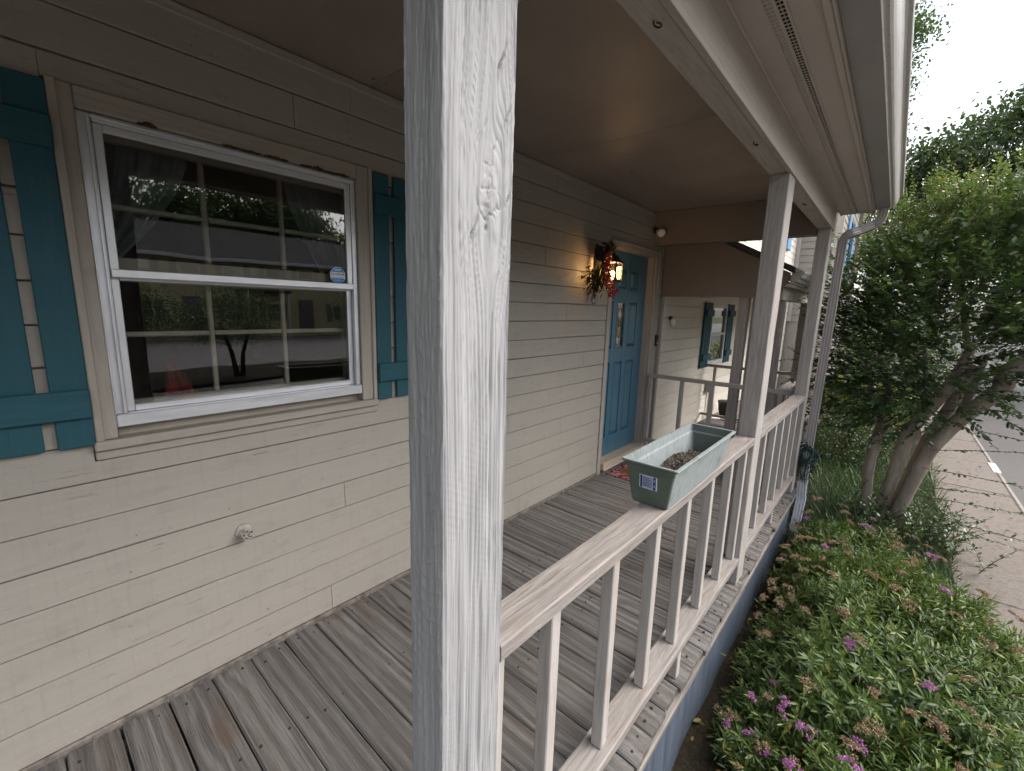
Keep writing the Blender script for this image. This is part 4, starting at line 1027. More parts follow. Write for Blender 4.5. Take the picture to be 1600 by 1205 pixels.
for i, (v0, ln) in enumerate(((.80, .35), (.68, .5), (.58, .45), (.46, .5), (.36, .52), (.27, .42), (.17, .5))): labq(.20, .20 + ln, v0, v0 + .035, M['ink'], 'print_line', .0014)
for v0 in (.62, .2): labq(.82, .89, v0, v0 + .2, M['labelpale'], 'print_mark', .0014)

# ================================================================== DOOR MAT, LANTERN, SWAG, DOORBELL, CAMERA, SPIGOT, WIRE
def mat_mat():
    s = NT('woven_autumn_doormat'); v = s.coord((1, 1, 1))
    tc = s.n('SeparateXYZ'); s.t.links.new(v, tc.inputs[0])
    ex = s.math('ABSOLUTE', tc.outputs['X']); ey = s.math('ABSOLUTE', tc.outputs['Y'])
    ed = s.math('MAXIMUM', s.math('MULTIPLY', ex, 1 / 0.22), s.math('MULTIPLY', ey, 1 / 0.375))
    n1 = s.noise(v, 26, 4); n2 = s.noise(s.coord((1, 1, 1), loc=(3, 1, 2)), 9, 3)
    cen = s.mix(s.ramf(n2, .42, .58), (0.19, 0.062, 0.016), (0.10, 0.085, 0.03)); bor = s.mix(s.ramf(n1, .42, .6), (0.13, 0.012, 0.022), (0.38, 0.20, 0.20))
    f = s.ramf(s.math('ADD', ed, s.math('MULTIPLY', s.math('SUBTRACT', n1, .5), .5)), .66, .74)
    s.pbr(s.mix(f, cen, bor), .95, s.bump(s.noise(v, 240, 2), .8, .004), spec=.1); return s.m
M['mat'] = mat_mat()
V = []; nx, ny = 20, 30
for j in range(ny + 1):
    for i in range(nx + 1):
        u, v = i / nx - .5, j / ny - .5
        V.append((u * .44 + .005 * math.sin(v * 40) * (abs(u) > .45), v * .75 + .006 * math.sin(u * 31) * (abs(v) > .45), .006 + .004 * vn(u * 9, v * 14, 60)))
F = [(j * (nx + 1) + i, j * (nx + 1) + i + 1, (j + 1) * (nx + 1) + i + 1, (j + 1) * (nx + 1) + i) for j in range(ny) for i in range(nx)]
o = link('door_mat', mesh('door_mat', V, F, M['mat'], True), None, (0.30, 3.985, 0.0))
sm = o.modifiers.new('thick', 'SOLIDIFY'); sm.thickness = 0.007; sm.offset = -1
tag(o, 'red and orange woven doormat on the deck before the teal door', 'doormat')

LX, LY, LZ = 0.165, 3.315, 1.785
lan = thing('wall_lantern', 'lit black wall lantern with warm glowing panes beside the teal door', 'lantern', (0.0, LY, LZ))
bk = M['black']
box('back_plate', bk, lan, 0.014, 0.030, LY - .05, LY + .05, LZ + .08, LZ + .26, .006)
MB().tube([(0.03, LY, LZ + .17), (0.07, LY, LZ + .235), (0.12, LY, LZ + .255), (LX, LY, LZ + .235), (LX, LY, LZ + .21)], .007, 8).build('arm', bk, lan, True)
hw = .056
tp = MB(); rings = [(hw + .012, .138), (hw + .008, .145), (.030, .185), (.028, .200), (.010, .205), (.006, .225)]
V = []
for r_, z in rings: V += [(LX - r_, LY - r_, LZ + z), (LX + r_, LY - r_, LZ + z), (LX + r_, LY + r_, LZ + z), (LX - r_, LY + r_, LZ + z)]
tp.add(V, [(i * 4 + k, i * 4 + (k + 1) % 4, (i + 1) * 4 + (k + 1) % 4, (i + 1) * 4 + k) for i in range(5) for k in range(4)] + [(3, 2, 1, 0), (20, 21, 22, 23)]).build('cap', bk, lan)
box('base', bk, lan, LX - hw - .006, LX + hw + .006, LY - hw - .006, LY + hw + .006, LZ - .012, LZ, .003)
for sx in (-1, 1):
    for sy in (-1, 1): box('corner_bar', bk, lan, LX + sx * hw - .005, LX + sx * hw + .005, LY + sy * hw - .005, LY + sy * hw + .005, LZ, LZ + .138, .001)
for ax, sg in (('x', -1), ('x', 1), ('y', -1), ('y', 1)):
    e = hw - .006
    if ax == 'x': q = [(LX + sg * hw, LY - e, LZ), (LX + sg * hw, LY + e, LZ), (LX + sg * hw, LY + e, LZ + .138), (LX + sg * hw, LY - e, LZ + .138)]
    else: q = [(LX - e, LY + sg * hw, LZ), (LX + e, LY + sg * hw, LZ), (LX + e, LY + sg * hw, LZ + .138), (LX - e, LY + sg * hw, LZ + .138)]
    MB().add(q, [(0, 1, 2, 3)]).build('pane', M['lampglass'], lan)
    b_ = MB()
    for k in (0.5,):
        p0 = Vector(q[0]).lerp(Vector(q[1]), k); p1 = Vector(q[3]).lerp(Vector(q[2]), k); b_.tube([p0, p1], .0018, 5)
        p0 = Vector(q[0]).lerp(Vector(q[3]), .55); p1 = Vector(q[1]).lerp(Vector(q[2]), .55); b_.tube([p0, p1], .0018, 5)
    b_.build('glazing_bar', bk, lan)
s = NT('glowing_bulb'); em = s.n('Emission', Color=(1.0, 0.60, 0.24), Strength=26.0); s.t.links.new(em.outputs[0], s.out.inputs[0]); M['bulb'] = s.m
bb = MB(); bb.tube([(LX, LY, LZ + .012 + h) for h in (0, .012, .03, .045, .058, .066)], [.008, .014, .021, .022, .015, .004], 14); bb.build('bulb', M['bulb'], lan, True)
MB().tube([(LX, LY, LZ), (LX, LY, LZ + .013)], .011, 10).build('lamp_holder', M['white'], lan)
pt = bpy.data.lights.new('lantern_light', 'POINT'); pt.energy = 1.1; pt.color = (1.0, 0.58, 0.26); pt.shadow_soft_size = 0.03
po = bpy.data.objects.new('lantern_light', pt); C.objects.link(po); po.location = (LX, LY, LZ + .095); po.parent = lan; po.matrix_parent_inverse = pworld(lan).inverted()

# dried swag hung over the lantern
sg_ = thing('dried_swag', 'autumn swag of dark ribbon, red berries and dry grasses hung on the lantern', 'swag', (0.15, 3.15, 1.62))
M['ribbon'] = mat_simple('dark_ribbon', (0.018, 0.014, 0.016), .7, .3); M['berry'] = mat_simple('red_berry', (0.34, 0.016, 0.020), .35, .5, var=.45, scale=40)
M['dry'] = mat_leaf('dry_swag_leaf', [(0, (0.030, 0.016, 0.008)), (.5, (0.07, 0.036, 0.016)), (.8, (0.17, 0.085, 0.02)), (1, (0.04, 0.035, 0.014))], .8, .15, .15)
rb = MB()
def ribbon(pts, wd):
    pts = [Vector(p) for p in pts]; V = []
    for p in pts: V += [p + Vector((wd * .6, 0, wd * .2)), p - Vector((wd * .6, 0, wd * .2))]
    rb.add(V, [(2 * i, 2 * i + 1, 2 * i + 3, 2 * i + 2) for i in range(len(pts) - 1)])
for k in range(7):
    a0 = random.uniform(-.5, .5); cx, cy_, cz = 0.15, 3.135 + random.uniform(-.02, .05), 2.00 + random.uniform(-.05, .02); rr = random.uniform(.035, .065)
    ribbon([(cx + .02 * math.sin(a * 2 + k) + random.uniform(-.004, .004), cy_ + rr * math.sin(a + a0), cz + rr * .9 * math.cos(a + a0)) for a in np.linspace(0, 6.0, 16)], .018)
for k in range(4):
    y0_ = 3.12 + .03 * k; ribbon([(0.16 + .01 * math.sin(t * 6 + k), y0_ - .05 * t * (k % 2 * 2 - 1), 1.97 - .26 * t) for t in np.linspace(0, 1, 10)], .012)
rb.build('ribbon', M['ribbon'], sg_)
be = MB(); ico = bmesh.new(); bmesh.ops.create_icosphere(ico, subdivisions=1, radius=1); ICV = [v.co.copy() for v in ico.verts]; ICF = [[v.index for v in f.verts] for f in ico.faces]; ico.free()
for k in range(320):
    t = random.random(); lw = .018 + .03 * t
    c0 = Vector((0.19 + random.gauss(0, .018), 3.165 + .055 * t + random.gauss(0, lw * .6), 1.985 - .34 * t + random.gauss(0, .014)))
    if t > .75: c0 += Vector((0.02, random.uniform(0, .06), 0.01))
    r_ = random.uniform(.0055, .0095); be.add([c0 + v * r_ for v in ICV], ICF)
kind(be.build('berries', M['berry'], sg_, True), 'stuff')
n_ = 260; Pb = np.stack([0.15 + rng.normal(0, .03, n_), 3.09 + rng.normal(0, .055, n_), 1.80 + rng.normal(0, .055, n_)], 1)
Db = np.stack([rng.normal(0, .5, n_), rng.normal(-.35, .5, n_), rng.normal(-.8, .5, n_)], 1)
kind(link('dry_leaves', leaves_mesh('dry_leaves', Pb, Db, rand_unit(n_), rng.uniform(.03, .07, n_), rng.uniform(.006, .02, n_), M['dry'], [(.4, 1.0)], .2, .3), sg_), 'stuff')
n_ = 60; Pb = np.stack([0.17 + rng.normal(0, .015, n_), 3.235 + rng.normal(0, .02, n_), 2.02 + rng.normal(0, .02, n_)], 1); Db = np.stack([rng.normal(0, .3, n_), rng.normal(0.1, .35, n_), rng.uniform(.4, 1, n_)], 1)
link('feather_sprig', leaves_mesh('feather_sprig', Pb, Db, rand_unit(n_), rng.uniform(.04, .075, n_), rng.uniform(.006, .012, n_), M['dry'], [(.4, 1.0)], .2, .2), sg_)
tw_ = MB()
for k in range(26):
    y0_, z0_ = 3.09 + random.gauss(0, .03), 1.78; d = random.uniform(-.12, .03)
    tw_.tube([(0.15 + random.gauss(0, .01), y0_, z0_), (0.15, y0_ + d * .5, z0_ - .06), (0.16, y0_ + d, z0_ - random.uniform(.08, .17))], .0012, 4)
tw_.tube([(0.15, 3.07 + .028 * math.cos(a), 1.615 + .028 * math.sin(a)) for a in np.linspace(.5, 6.0, 14)], .003, 6)
tw_.build('twigs', M['ribbon'], sg_)

db = thing('doorbell', 'slim black video doorbell on the siding beside the door casing', 'doorbell', (0.02, 4.64, 1.17))
box('body', bk, db, 0.016, 0.040, 4.618, 4.664, 1.170, 1.295, .006); box('wedge', M['gutterdark'], db, 0.0155, 0.020, 4.612, 4.670, 1.164, 1.301, .002)
MB().tube([(0.040, 4.641, 1.265), (0.0425, 4.641, 1.265)], .013, 14).build('lens', M['cavity'], db)
MB().tube([(0.040, 4.641, 1.205), (0.0425, 4.641, 1.205)], .012, 14).build('button', M['gutterdark'], db)
fl_ = thing('flood_lamp', 'small white flood lamp bulb on a dark bracket in the ceiling corner', 'lamp', (0.06, 4.45, 2.33))
MB().tube([(0.02, 4.405, 2.345), (0.02, 4.385, 2.345)], .030, 12).build('mount', bk, fl_)
MB().tube([(0.02, 4.388, 2.345), (0.06, 4.365, 2.335)], .012, 8).build('arm', bk, fl_)
MB().tube([(0.05, 4.37, 2.337), (0.075, 4.352, 2.325), (0.10, 4.335, 2.310), (0.125, 4.318, 2.298), (0.13, 4.315, 2.295)], [.012, .020, .036, .040, .030], 14).build('bulb', M['white'], fl_, True)

# capped bundle of pipes poking out of the siding, thick with paint
M['paintedpipe'] = mat_simple('painted_over_pipe', (0.36, 0.33, 0.285), .6, .3, var=.2, scale=60, bumpd=.001)
pb = thing('pipe_stub', 'paint-covered pipe stub with open tube ends on the clapboards under the window', 'pipe', (0.01, 0.565, 0.585))
MB().tube([(0.012, .565, .585), (0.020, .565, .585), (0.024, .565, .585), (0.030, .565, .585), (0.055, .565, .587)], [.034, .032, .024, .021, .018], 16).build('stub', M['paintedpipe'], pb, True)
for a in range(5):
    cy_, cz = .565 + .0155 * math.cos(a * 1.2566 + .5), .588 + .0155 * math.sin(a * 1.2566 + .5); m8 = MB(); V = []
    for x, r_ in ((.045, .0085), (.068, .0085), (.068, .0055), (.058, .0055)):
        V += [(x, cy_ + r_ * math.cos(k * .6283), cz + r_ * math.sin(k * .6283)) for k in range(10)]
    m8.add(V, [(i * 10 + k, i * 10 + (k + 1) % 10, (i + 1) * 10 + (k + 1) % 10, (i + 1) * 10 + k) for i in range(3) for k in range(10)]).build('tube_end', M['paintedpipe'], pb, True)
    MB().add([(.0585, cy_ + .0055 * math.cos(k * .6283), cz + .0055 * math.sin(k * .6283)) for k in range(10)], [tuple(range(10))]).build('bore', M['cavity'], pb)

# bundle of green wire tied to the post and downspout
M['wire'] = mat_simple('dark_green_wire', (0.004, 0.040, 0.036), .45, .5, var=.4, scale=30)
wb = thing('wire_bundle', 'coiled bundle of dark green string-light wire tied around the downspout', 'wire', (1.53, 4.57, 0.2))
coil = MB()
for k in range(16):
    ph = random.uniform(0, 6); ry, rz = random.uniform(.045, .085), random.uniform(.05, .10)
    cx, cz = 1.53 + random.uniform(-.03, .03), .33 + random.uniform(-.03, .04)
    coil.tube([(cx + .055 * math.cos(a) + .01 * math.sin(3 * a + ph), 4.575 - .045 + .03 * math.sin(a * 2 + ph) - .03 * math.cos(a), cz + rz * math.sin(a)) for a in np.linspace(0, 6.2, 20)], .0036, 5)
coil.build('coil', M['wire'], wb, True)
tl = MB()
for k in range(9):
    x0 = 1.50 + .008 * k; tl.tube([(x0, 4.545, .30), (x0 + random.uniform(-.02, .02), 4.535, .2), (x0 + random.uniform(-.04, .03), 4.545, random.uniform(.05, .14))], .0028, 5)
tl.tube([(1.487, 4.595, .10), (1.528, 4.592, .085), (1.572, 4.597, .10), (1.578, 4.63, .12), (1.57, 4.67, .12)], .003, 5)
tl.build('loose_end', M['wire'], wb, True)

# ================================================================== NEIGHBOUR TOWNHOUSE
M['siding2'] = mat_simple('neighbour_siding_lightened', (0.76, 0.70, 0.61), 0.6, 0.3, var=0.06, scale=3)  # siding colour lightened to stand in for street light the crepe myrtle blocks
nb = thing('townhouse', 'neighbouring beige clapboard townhouse with a small teal-shuttered window', 'house', (0, 8, -0.6))
nwall = box('wall', M['siding2'], nb, -0.16, -0.004, 4.81, 12.2, -0.66, 5.6, 0)
NWIN = (6.50, 7.22, 0.80, 1.66)
for k in range(44):
    zb = Z0S + .03 + PITCH * k
    if zb > 5.4: break
    if zb > 1.80 and zb < 2.2: pass
    for a, b, p, q in rects_with_holes(4.775 if zb < 1.7 else 4.81, 12.15, zb, zb + PITCH, [NWIN]):
        if q - p < .02: continue
        siding_board(nwall, a, b, p, q - p - (.0042 if q >= zb + PITCH - 1e-6 else 0), 0.0, seed=k + 50, mat=M['siding2'])
nw = thing('window', 'x', 'x'); del nw['label']; del nw['category']; nw.location = (0, 6.86, .8); nw.parent = nb; nw.matrix_parent_inverse = pworld(nb).inverted()
M['whitetrim'] = mat_simple('white_window_paint', (0.62, 0.62, 0.60), .5, .4, var=.05)
for a, b, p, q in ((6.50, 6.545, .80, 1.66), (7.175, 7.22, .80, 1.66), (6.545, 7.175, 1.615, 1.66), (6.545, 7.175, .80, .86), (6.545, 7.175, 1.225, 1.255)):
    box('frame', M['whitetrim'], nw, -0.02, 0.03, a, b, p, q, .003)
M['glass2'] = mat_glass('neighbour_glass', (.3, .3, .3), .22, 1.2)
for p, q in ((.86, 1.225), (1.255, 1.615)): MB().add([(0.004, 6.545, p), (0.004, 7.175, p), (0.004, 7.175, q), (0.004, 6.545, q)], [(0, 1, 2, 3)]).build('pane', M['glass2'], nw)
box('blind', M['muntin'], nw, -0.10, -0.06, 6.52, 7.2, .82, 1.64, 0)
for ya in (6.16, 7.235):
    sh = thing('shutter', 'x', 'x'); del sh['label']; del sh['category']; sh.location = (.02, ya, .8); sh.parent = nb; sh.matrix_parent_inverse = pworld(nb).inverted()
    for i in range(3): box('board', M['shutter'], sh, .017, .042, ya + .105 * i, ya + .095 + .105 * i, .79, 1.68, .003)
    for p in (.90, 1.50): box('batten', M['shuttery'], sh, .0425, .07, ya + .003, ya + .30, p, p + .085, .003)
nd = thing('porch_deck', 'narrow weathered plank deck of the neighbouring porch behind the side railing', 'deck', (.5, 6, -.6))
dmx = [deck_board_mesh(1.13, BP - .005, 90 + i) for i in range(4)]
for k in range(15): link('deck_board', dmx[k % 4], nd, (.03, 4.66 + BP * k, 0.0))
box('rim_joist', M['joist'], nd, 1.10, 1.14, 4.6, 9.3, -.6, -.04, .003)
# its porch roof, beam and gutter
nr = thing('porch_roof', 'low sloping roof of the neighbouring porch with plain gable panel and gutter', 'roof', (.6, 6, 1.7))
gp = MB(); pr = [(0.0, 1.705), (0.885, 1.705), (1.12, 1.72), (1.185, 1.86), (1.19, 1.925), (0.0, 2.525)]
gp.add([(x, 4.705, z) for x, z in pr] + [(x, 4.735, z) for x, z in pr], [tuple(range(6)), tuple(range(11, 5, -1))] + [(i, (i + 1) % 6 + 0, (i + 1) % 6 + 6, i + 6)[::-1] for i in range(6)])
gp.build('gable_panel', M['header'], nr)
sl = MB(); sl.add([(1.235, 4.64, 1.965), (-.0, 4.64, 2.59), (-.0, 9.3, 2.59), (1.235, 9.3, 1.965), (1.235, 4.64, 1.91), (-.0, 4.64, 2.535), (-.0, 9.3, 2.535), (1.235, 9.3, 1.91)], [(0, 3, 2, 1), (4, 5, 6, 7), (0, 1, 5, 4), (2, 3, 7, 6), (0, 4, 7, 3)])
sl.build('roof_slope', M['shingle'], nr)
box('ceiling_panel', M['soffit'], nr, 0.02, 1.06, 4.737, 9.25, 1.86, 1.872, .001)
box('beam', M['fascia'], nr, 1.065, 1.155, 4.74, 9.25, 1.685, 1.86, .004)
box('fascia_trim', M['soffit'], nr, 1.157, 1.205, 4.72, 9.28, 1.80, 1.835, .003); box('soffit_panel', M['soffit'], nr, 1.157, 1.20, 4.73, 9.28, 1.861, 1.905, .003)
gpr = [(0.0, 0), (.045, 0), (.055, .02), (.075, .035), (.085, .06), (.095, .075), (.095, .085), (.0, .085)]
gn = MB(); gn.add([(1.205 + a, 4.70, 1.845 + b) for a, b in gpr] + [(1.205 + a, 9.3, 1.845 + b) for a, b in gpr], [(i, (i + 1) % 8, (i + 1) % 8 + 8, i + 8)[::-1] for i in range(8)] + [tuple(range(8)), tuple(range(15, 7, -1))])
gn.build('gutter', M['gutter'], nr)
rough_post('porch_post', 4.775, 4.865, .775, .862, 0.002, 1.7045, 'dark square post under the plain gable panel of the neighbouring porch', M['postz'])
rough_post('porch_post', 4.90, 4.99, 1.066, 1.150, 0.002, 1.6845, 'front post of the neighbouring porch at its near end', M['postz'])
rough_post('porch_post', 6.40, 6.49, 1.066, 1.150, 0.002, 1.6845, 'middle front post of the neighbouring porch', M['postz'])
rough_post('porch_post', 9.1, 9.19, 1.066, 1.150, 0.002, 1.6845, 'front post of the neighbouring porch at its far end', M['postz'])
dn = thing('downspout', 'short white-headed downspout tucked behind the dark post of the neighbouring porch', 'downspout', (.92, 4.80, 0))
MB().sweep([(.925, 4.80, 1.70), (.925, 4.80, .02)], ds_prof(.055, .045), (0, 1, 0)).build('pipe', M['dspout'], dn)
box('outlet_head', M['whitetrim'], dn, .885, .965, 4.762, 4.838, 1.705, 1.86, .008)
t = thing('porch_railing', 'low front railing of the neighbouring porch between its two front posts', 'railing', (1.1, 5, 0))
box('cap_rail', M['capy'], t, 1.065, 1.15, 4.992, 6.398, .70, .735, .004); box('bottom_rail', M['capy'], t, 1.07, 1.145, 4.992, 6.398, .10, .135, .003)
for yv in np.arange(5.18, 6.3, .24): box('baluster', M['balz'], t, 1.09, 1.125, yv, yv + .036, .1355, .6995, .003)
t = thing('porch_railing', 'far end railing of the neighbouring porch reaching back to its wall', 'railing', (.5, 6.45, 0))
box('top_rail', M['capx'], t, .022, 1.064, 6.43, 6.468, .80, .838, .003); box('bottom_rail', M['capx'], t, .022, 1.064, 6.43, 6.468, .10, .135, .003)
for xv in np.arange(.14, 1.0, .22): box('baluster', M['balz'], t, xv, xv + .036, 6.433, 6.465, .1355, .7995, .003)
# utility box, conduit and dark bin on the neighbour's wall
ub = thing('meter_box', 'small beige utility box with white conduit on the neighbouring wall', 'utility box', (0.03, 6.62, .1))
box('cover', M['casing'], ub, .017, .09, 6.54, 6.74, .42, .56, .006); MB().tube([(.05, 6.70, .42), (.05, 6.70, .06)], .022, 10).build('conduit', M['white'], ub, True)
MB().tube([(.05, 6.70, .06), (.055, 6.70, .02), (.10, 6.72, .012), (.2, 6.8, .012)], .02, 10).build('elbow', M['white'], ub, True)
bn = thing('wire_pot', 'small dark round pot standing at the foot of the neighbouring wall', 'pot', (.22, 7.0, 0))
MB().tube([(.22, 7.05, .003), (.22, 7.05, .10), (.22, 7.05, .20), (.22, 7.05, .235), (.22, 7.05, .23), (.22, 7.05, .12)], [.09, .12, .13, .14, .12, .09], 18).build('body', bk, bn, True)
box('deck_step', M['joist'], nd, .03, 1.1, 6.82, 9.3, -.6, -.002, .004)
jr = thing('jar_lamp', 'small glass jar light on the clapboards above the side railing', 'lamp', (.03, 4.98, 1.4))
MB().tube([(.017, 4.99, 1.475), (.05, 4.99, 1.475)], .022, 10).build('mount', bk, jr); MB().tube([(.05, 4.99, 1.47), (.065, 4.99, 1.44), (.065, 4.99, 1.40), (.06, 4.99, 1.385)], [.02, .032, .03, .015], 12).build('bulb', M['white'], jr, True)

# further townhouse, standing forward, seen above the neighbour's porch roof
ft = thing('townhouse', 'further grey-beige townhouse standing forward, with pale blue shutters upstairs', 'house', (0.3, 14, -0.6))
w1 = box('wall', M['siding'], ft, -4, .80, 12.25, 16.2, -.66, 6.2, 0)
M['paleblue'] = mat_simple('pale_blue_shutter', (0.16, 0.32, 0.50), .6, .3, var=.1)
for k in range(30):
    zb = 1.4 + .15 * k
    if zb > 6: break
    siding_board(w1, .0, .80, zb, .142, 12.245, seed=k, plane='y', th=.02)
    siding_board(w1, 12.26, 16.18, zb, .142, .802, seed=k + 9, th=.02)
box('corner_board', M['soffit'], ft, .70, .83, 12.21, 12.235, -.6, 6.2, .003); box('corner_board', M['soffit'], ft, .01, .09, 12.20, 12.24, 1.4, 6.2, .003)
box('corner_board', M['ceil'], ft, .825, .90, 16.0, 16.5, -.6, 6.3, .003)
for a in (13.2, 14.6): box('shutter', M['paleblue'], ft, .826, .86, a, a + .4, 2.35, 3.9, .01)
for i, a in enumerate((9.3, 10.9)): box('shutter', M['paleblue'], nb, .018, .06, a, a + .35, 2.9, 4.2, .01)
box('window', M['glass2'], nb, .018, .03, 9.68, 10.87, 2.95, 4.15, .003)
box('window', M['glass2'], ft, .824, .835, 13.62, 14.58, 2.4, 3.85, .003)
rfm = MB(); rfm.add([(1.3, 11.9, 6.1), (-4.2, 11.9, 8.6), (-4.2, 16.7, 8.6), (1.3, 16.7, 6.1), (1.3, 11.9, 5.98), (-4.2, 11.9, 8.48), (-4.2, 16.7, 8.48), (1.3, 16.7, 5.98)], [(0, 3, 2, 1), (4, 5, 6, 7), (0, 1, 5, 4), (2, 3, 7, 6), (0, 4, 7, 3)])
rfm.build('roof', M['shingle'], ft)

# ================================================================== VEGETATION
LEAF4 = [(.25, .75), (.55, 1.0), (.82, .55)]
def stems_mesh(mb, stems, r0, r1, n_=4):
    for st_ in stems:
        k = len(st_); mb.tube(st_, [r0 + (r1 - r0) * i / (k - 1) for i in range(k)], n_, cap=False)
M['spirea'] = mat_leaf('spirea_leaf', [(0, (0.036, 0.070, 0.020)), (.45, (0.078, 0.130, 0.032)), (.8, (0.14, 0.20, 0.048)), (.95, (0.21, 0.25, 0.055)), (1, (0.28, 0.25, 0.05))], .42, .28, .4)
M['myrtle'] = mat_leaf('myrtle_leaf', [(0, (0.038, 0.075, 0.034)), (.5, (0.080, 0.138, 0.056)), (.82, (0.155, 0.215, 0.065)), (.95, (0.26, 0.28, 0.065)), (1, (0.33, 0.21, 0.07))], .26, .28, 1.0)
M['stem'] = mat_simple('green_brown_stem', (0.085, 0.060, 0.030), .8, .2, var=.3)
M['hedge'] = mat_leaf('hedge_leaf', [(0, (0.050, 0.085, 0.012)), (.5, (0.13, 0.17, 0.020)), (1, (0.24, 0.25, 0.03))], .4, .35, .4)
M['liriope'] = mat_leaf('liriope_blade', [(0, (0.026, 0.056, 0.024)), (.5, (0.050, 0.095, 0.040)), (1, (0.14, 0.19, 0.105))], .35, .2, .5)
M['treeleaf'] = mat_leaf('tree_leaf', [(0, (0.026, 0.046, 0.022)), (.5, (0.050, 0.080, 0.034)), (1, (0.095, 0.125, 0.045))], .45, .25, .5)
M['drybloom'] = mat_leaf('dry_bloom', [(0, (0.19, 0.115, 0.075)), (.5, (0.34, 0.22, 0.145)), (1, (0.50, 0.36, 0.26))], .85, .15, .1)
M['pinkbloom'] = mat_leaf('pink_bloom', [(0, (0.34, 0.075, 0.28)), (.5, (0.52, 0.17, 0.47)), (1, (0.70, 0.38, 0.68))], .7, .25, .2)

def bloom(parent, pos, nrm, size, mat, name):
    """flat-topped cluster of small florets on branching stalks"""
    nrm = nrm / np.linalg.norm(nrm); a1 = np.cross(nrm, [0.3, 0.1, 1.0]); a1 /= np.linalg.norm(a1); a2 = np.cross(nrm, a1)
    n_ = int(120 + 4200 * size); sub = rng.normal(0, .40, (7, 2)) * size; idx = rng.integers(0, 7, n_)
    off = sub[idx] + rng.normal(0, .14, (n_, 2)) * size; rr = np.linalg.norm(off, axis=1) / size
    P = pos + a1 * off[:, :1] + a2 * off[:, 1:] + nrm * (size * (.35 - .28 * rr ** 2)[:, None] + rng.normal(0, .06, (n_, 1)) * size)
    D = rand_unit(n_) + nrm * .7; L = rng.uniform(.004, .0075, n_)
    me = leaves_mesh(name, P, D, rand_unit(n_), L, L * .9, mat, [(.5, 1.0)], .1, .1)
    o = link(name, me, parent)
    return o

def spirea(center, rx, ry, h, nshoot, label, heads, seedkeep=1.0, leafL=.060, side_bias=0.0):
    cx, cy_, cz = center
    t = thing('spirea_bush', label, 'bush', (cx, cy_, cz))
    # shoot tips over a lumpy dome
    th = rng.uniform(0, 2 * math.pi, nshoot); ph = np.arccos(rng.uniform(0.03, 1, nshoot)) ; rad = rng.uniform(.72, 1.0, nshoot) ** .6
    lump = .74 + .46 * vn(np.sin(ph) * np.cos(th) * 2.6 + 9, np.sin(ph) * np.sin(th) * 3.4 + 5, 70) + .10 * rng.random(nshoot) ** 4
    tip = np.stack([cx + rx * np.sin(ph) * np.cos(th) * rad * lump, cy_ + ry * np.sin(ph) * np.sin(th) * rad * lump, cz + h * np.cos(ph) * rad * lump + .05], 1)
    tip = tip[(tip[:, 0] > 1.50)]
    root = np.stack([cx + (tip[:, 0] - cx) * .45, cy_ + (tip[:, 1] - cy_) * .45, cz + (tip[:, 2] - cz) * .30], 1)
    d = tip - root; l = np.linalg.norm(d, axis=1); keep = np.minimum(l, rng.uniform(.18, .38, len(l)))
    st0 = tip - d / l[:, None] * keep[:, None]; dd = d / l[:, None] + np.array([.10, -.05, .30]) + rng.normal(0, .22, d.shape)
    P, LD, LN, LL, stems = shoots(st0, dd, keep, .0105, leafL, .28, False, .12, .85)
    ti = np.clip(rng.normal(.45, .22, len(P)), 0, .93); ti[rng.random(len(P)) < .02] = 1.0
    fo = link('foliage', leaves_mesh('foliage', P, LD, LN, LL, LL * rng.uniform(.19, .28, len(LL)), M['spirea'], LEAF4, .16, .28, ti), t); fo['kind'] = 'stuff'
    mb = MB(); stems_mesh(mb, stems, .0022, .0012)
    for r_, s0 in zip(root[::3], st0[::3]): mb.tube([(cx + (r_[0] - cx) * .3, cy_ + (r_[1] - cy_) * .3, cz - .02), r_, s0], [.005, .0035, .0022], 4, cap=False)
    mb.build('stems', M['stem'], t)
    for (dx, dy, dz, sz, kd) in heads:
        u = np.array([dx, dy, dz], float)
        lu = .80 + .46 * float(vn(u[0] * 2.6 + 9, u[1] * 3.4 + 5, 70))
        p = np.array([cx, cy_, cz]) + u * lu * np.array([rx, ry, h]) + np.array([0, 0, .07])
        if p[0] < 1.56: continue
        nn = u * np.array([1 / rx, 1 / ry, 1 / h]); nn = nn / np.linalg.norm(nn) + np.array([.15, -.1, .6])
        bloom(t, p, nn, sz, M['pinkbloom'] if kd else M['drybloom'], 'pink_flower_head' if kd else 'dry_flower_head')
    return t
def rand_heads(n_, pink, seed, smin=.026, smax=.048):
    r2 = np.random.default_rng(seed); out = []
    for i in range(n_):
        th = r2.uniform(0, 2 * math.pi); ph = math.acos(r2.uniform(.08, 1)); k = r2.uniform(.97, 1.10)
        out.append((math.sin(ph) * math.cos(th) * k, math.sin(ph) * math.sin(th) * k, math.cos(ph) * k, r2.uniform(smin, smax), r2.random() < pink))
    return out
spirea((2.14, 2.95, -.52), .78, 1.05, .58, 2300, 'broad leafy spirea bush with brown seed heads and a few pink flowers, beside the skirting', rand_heads(120, .13, 5))
spirea((2.24, 1.85, -.52), .66, .72, .40, 1300, 'low spirea bush with bright pink flower heads before the broad spirea', rand_heads(62, .36, 6))
spirea((1.92, 4.02, -.52), .55, .66, .48, 1000, 'darker spirea bush with brown heads at the foot of the crepe myrtle', rand_heads(42, .08, 8))
spirea((1.76, 2.15, -.52), .27, .34, .24, 260, 'small spirea sprig with pink and brown heads against the skirting', rand_heads(9, .4, 12, .018, .026))

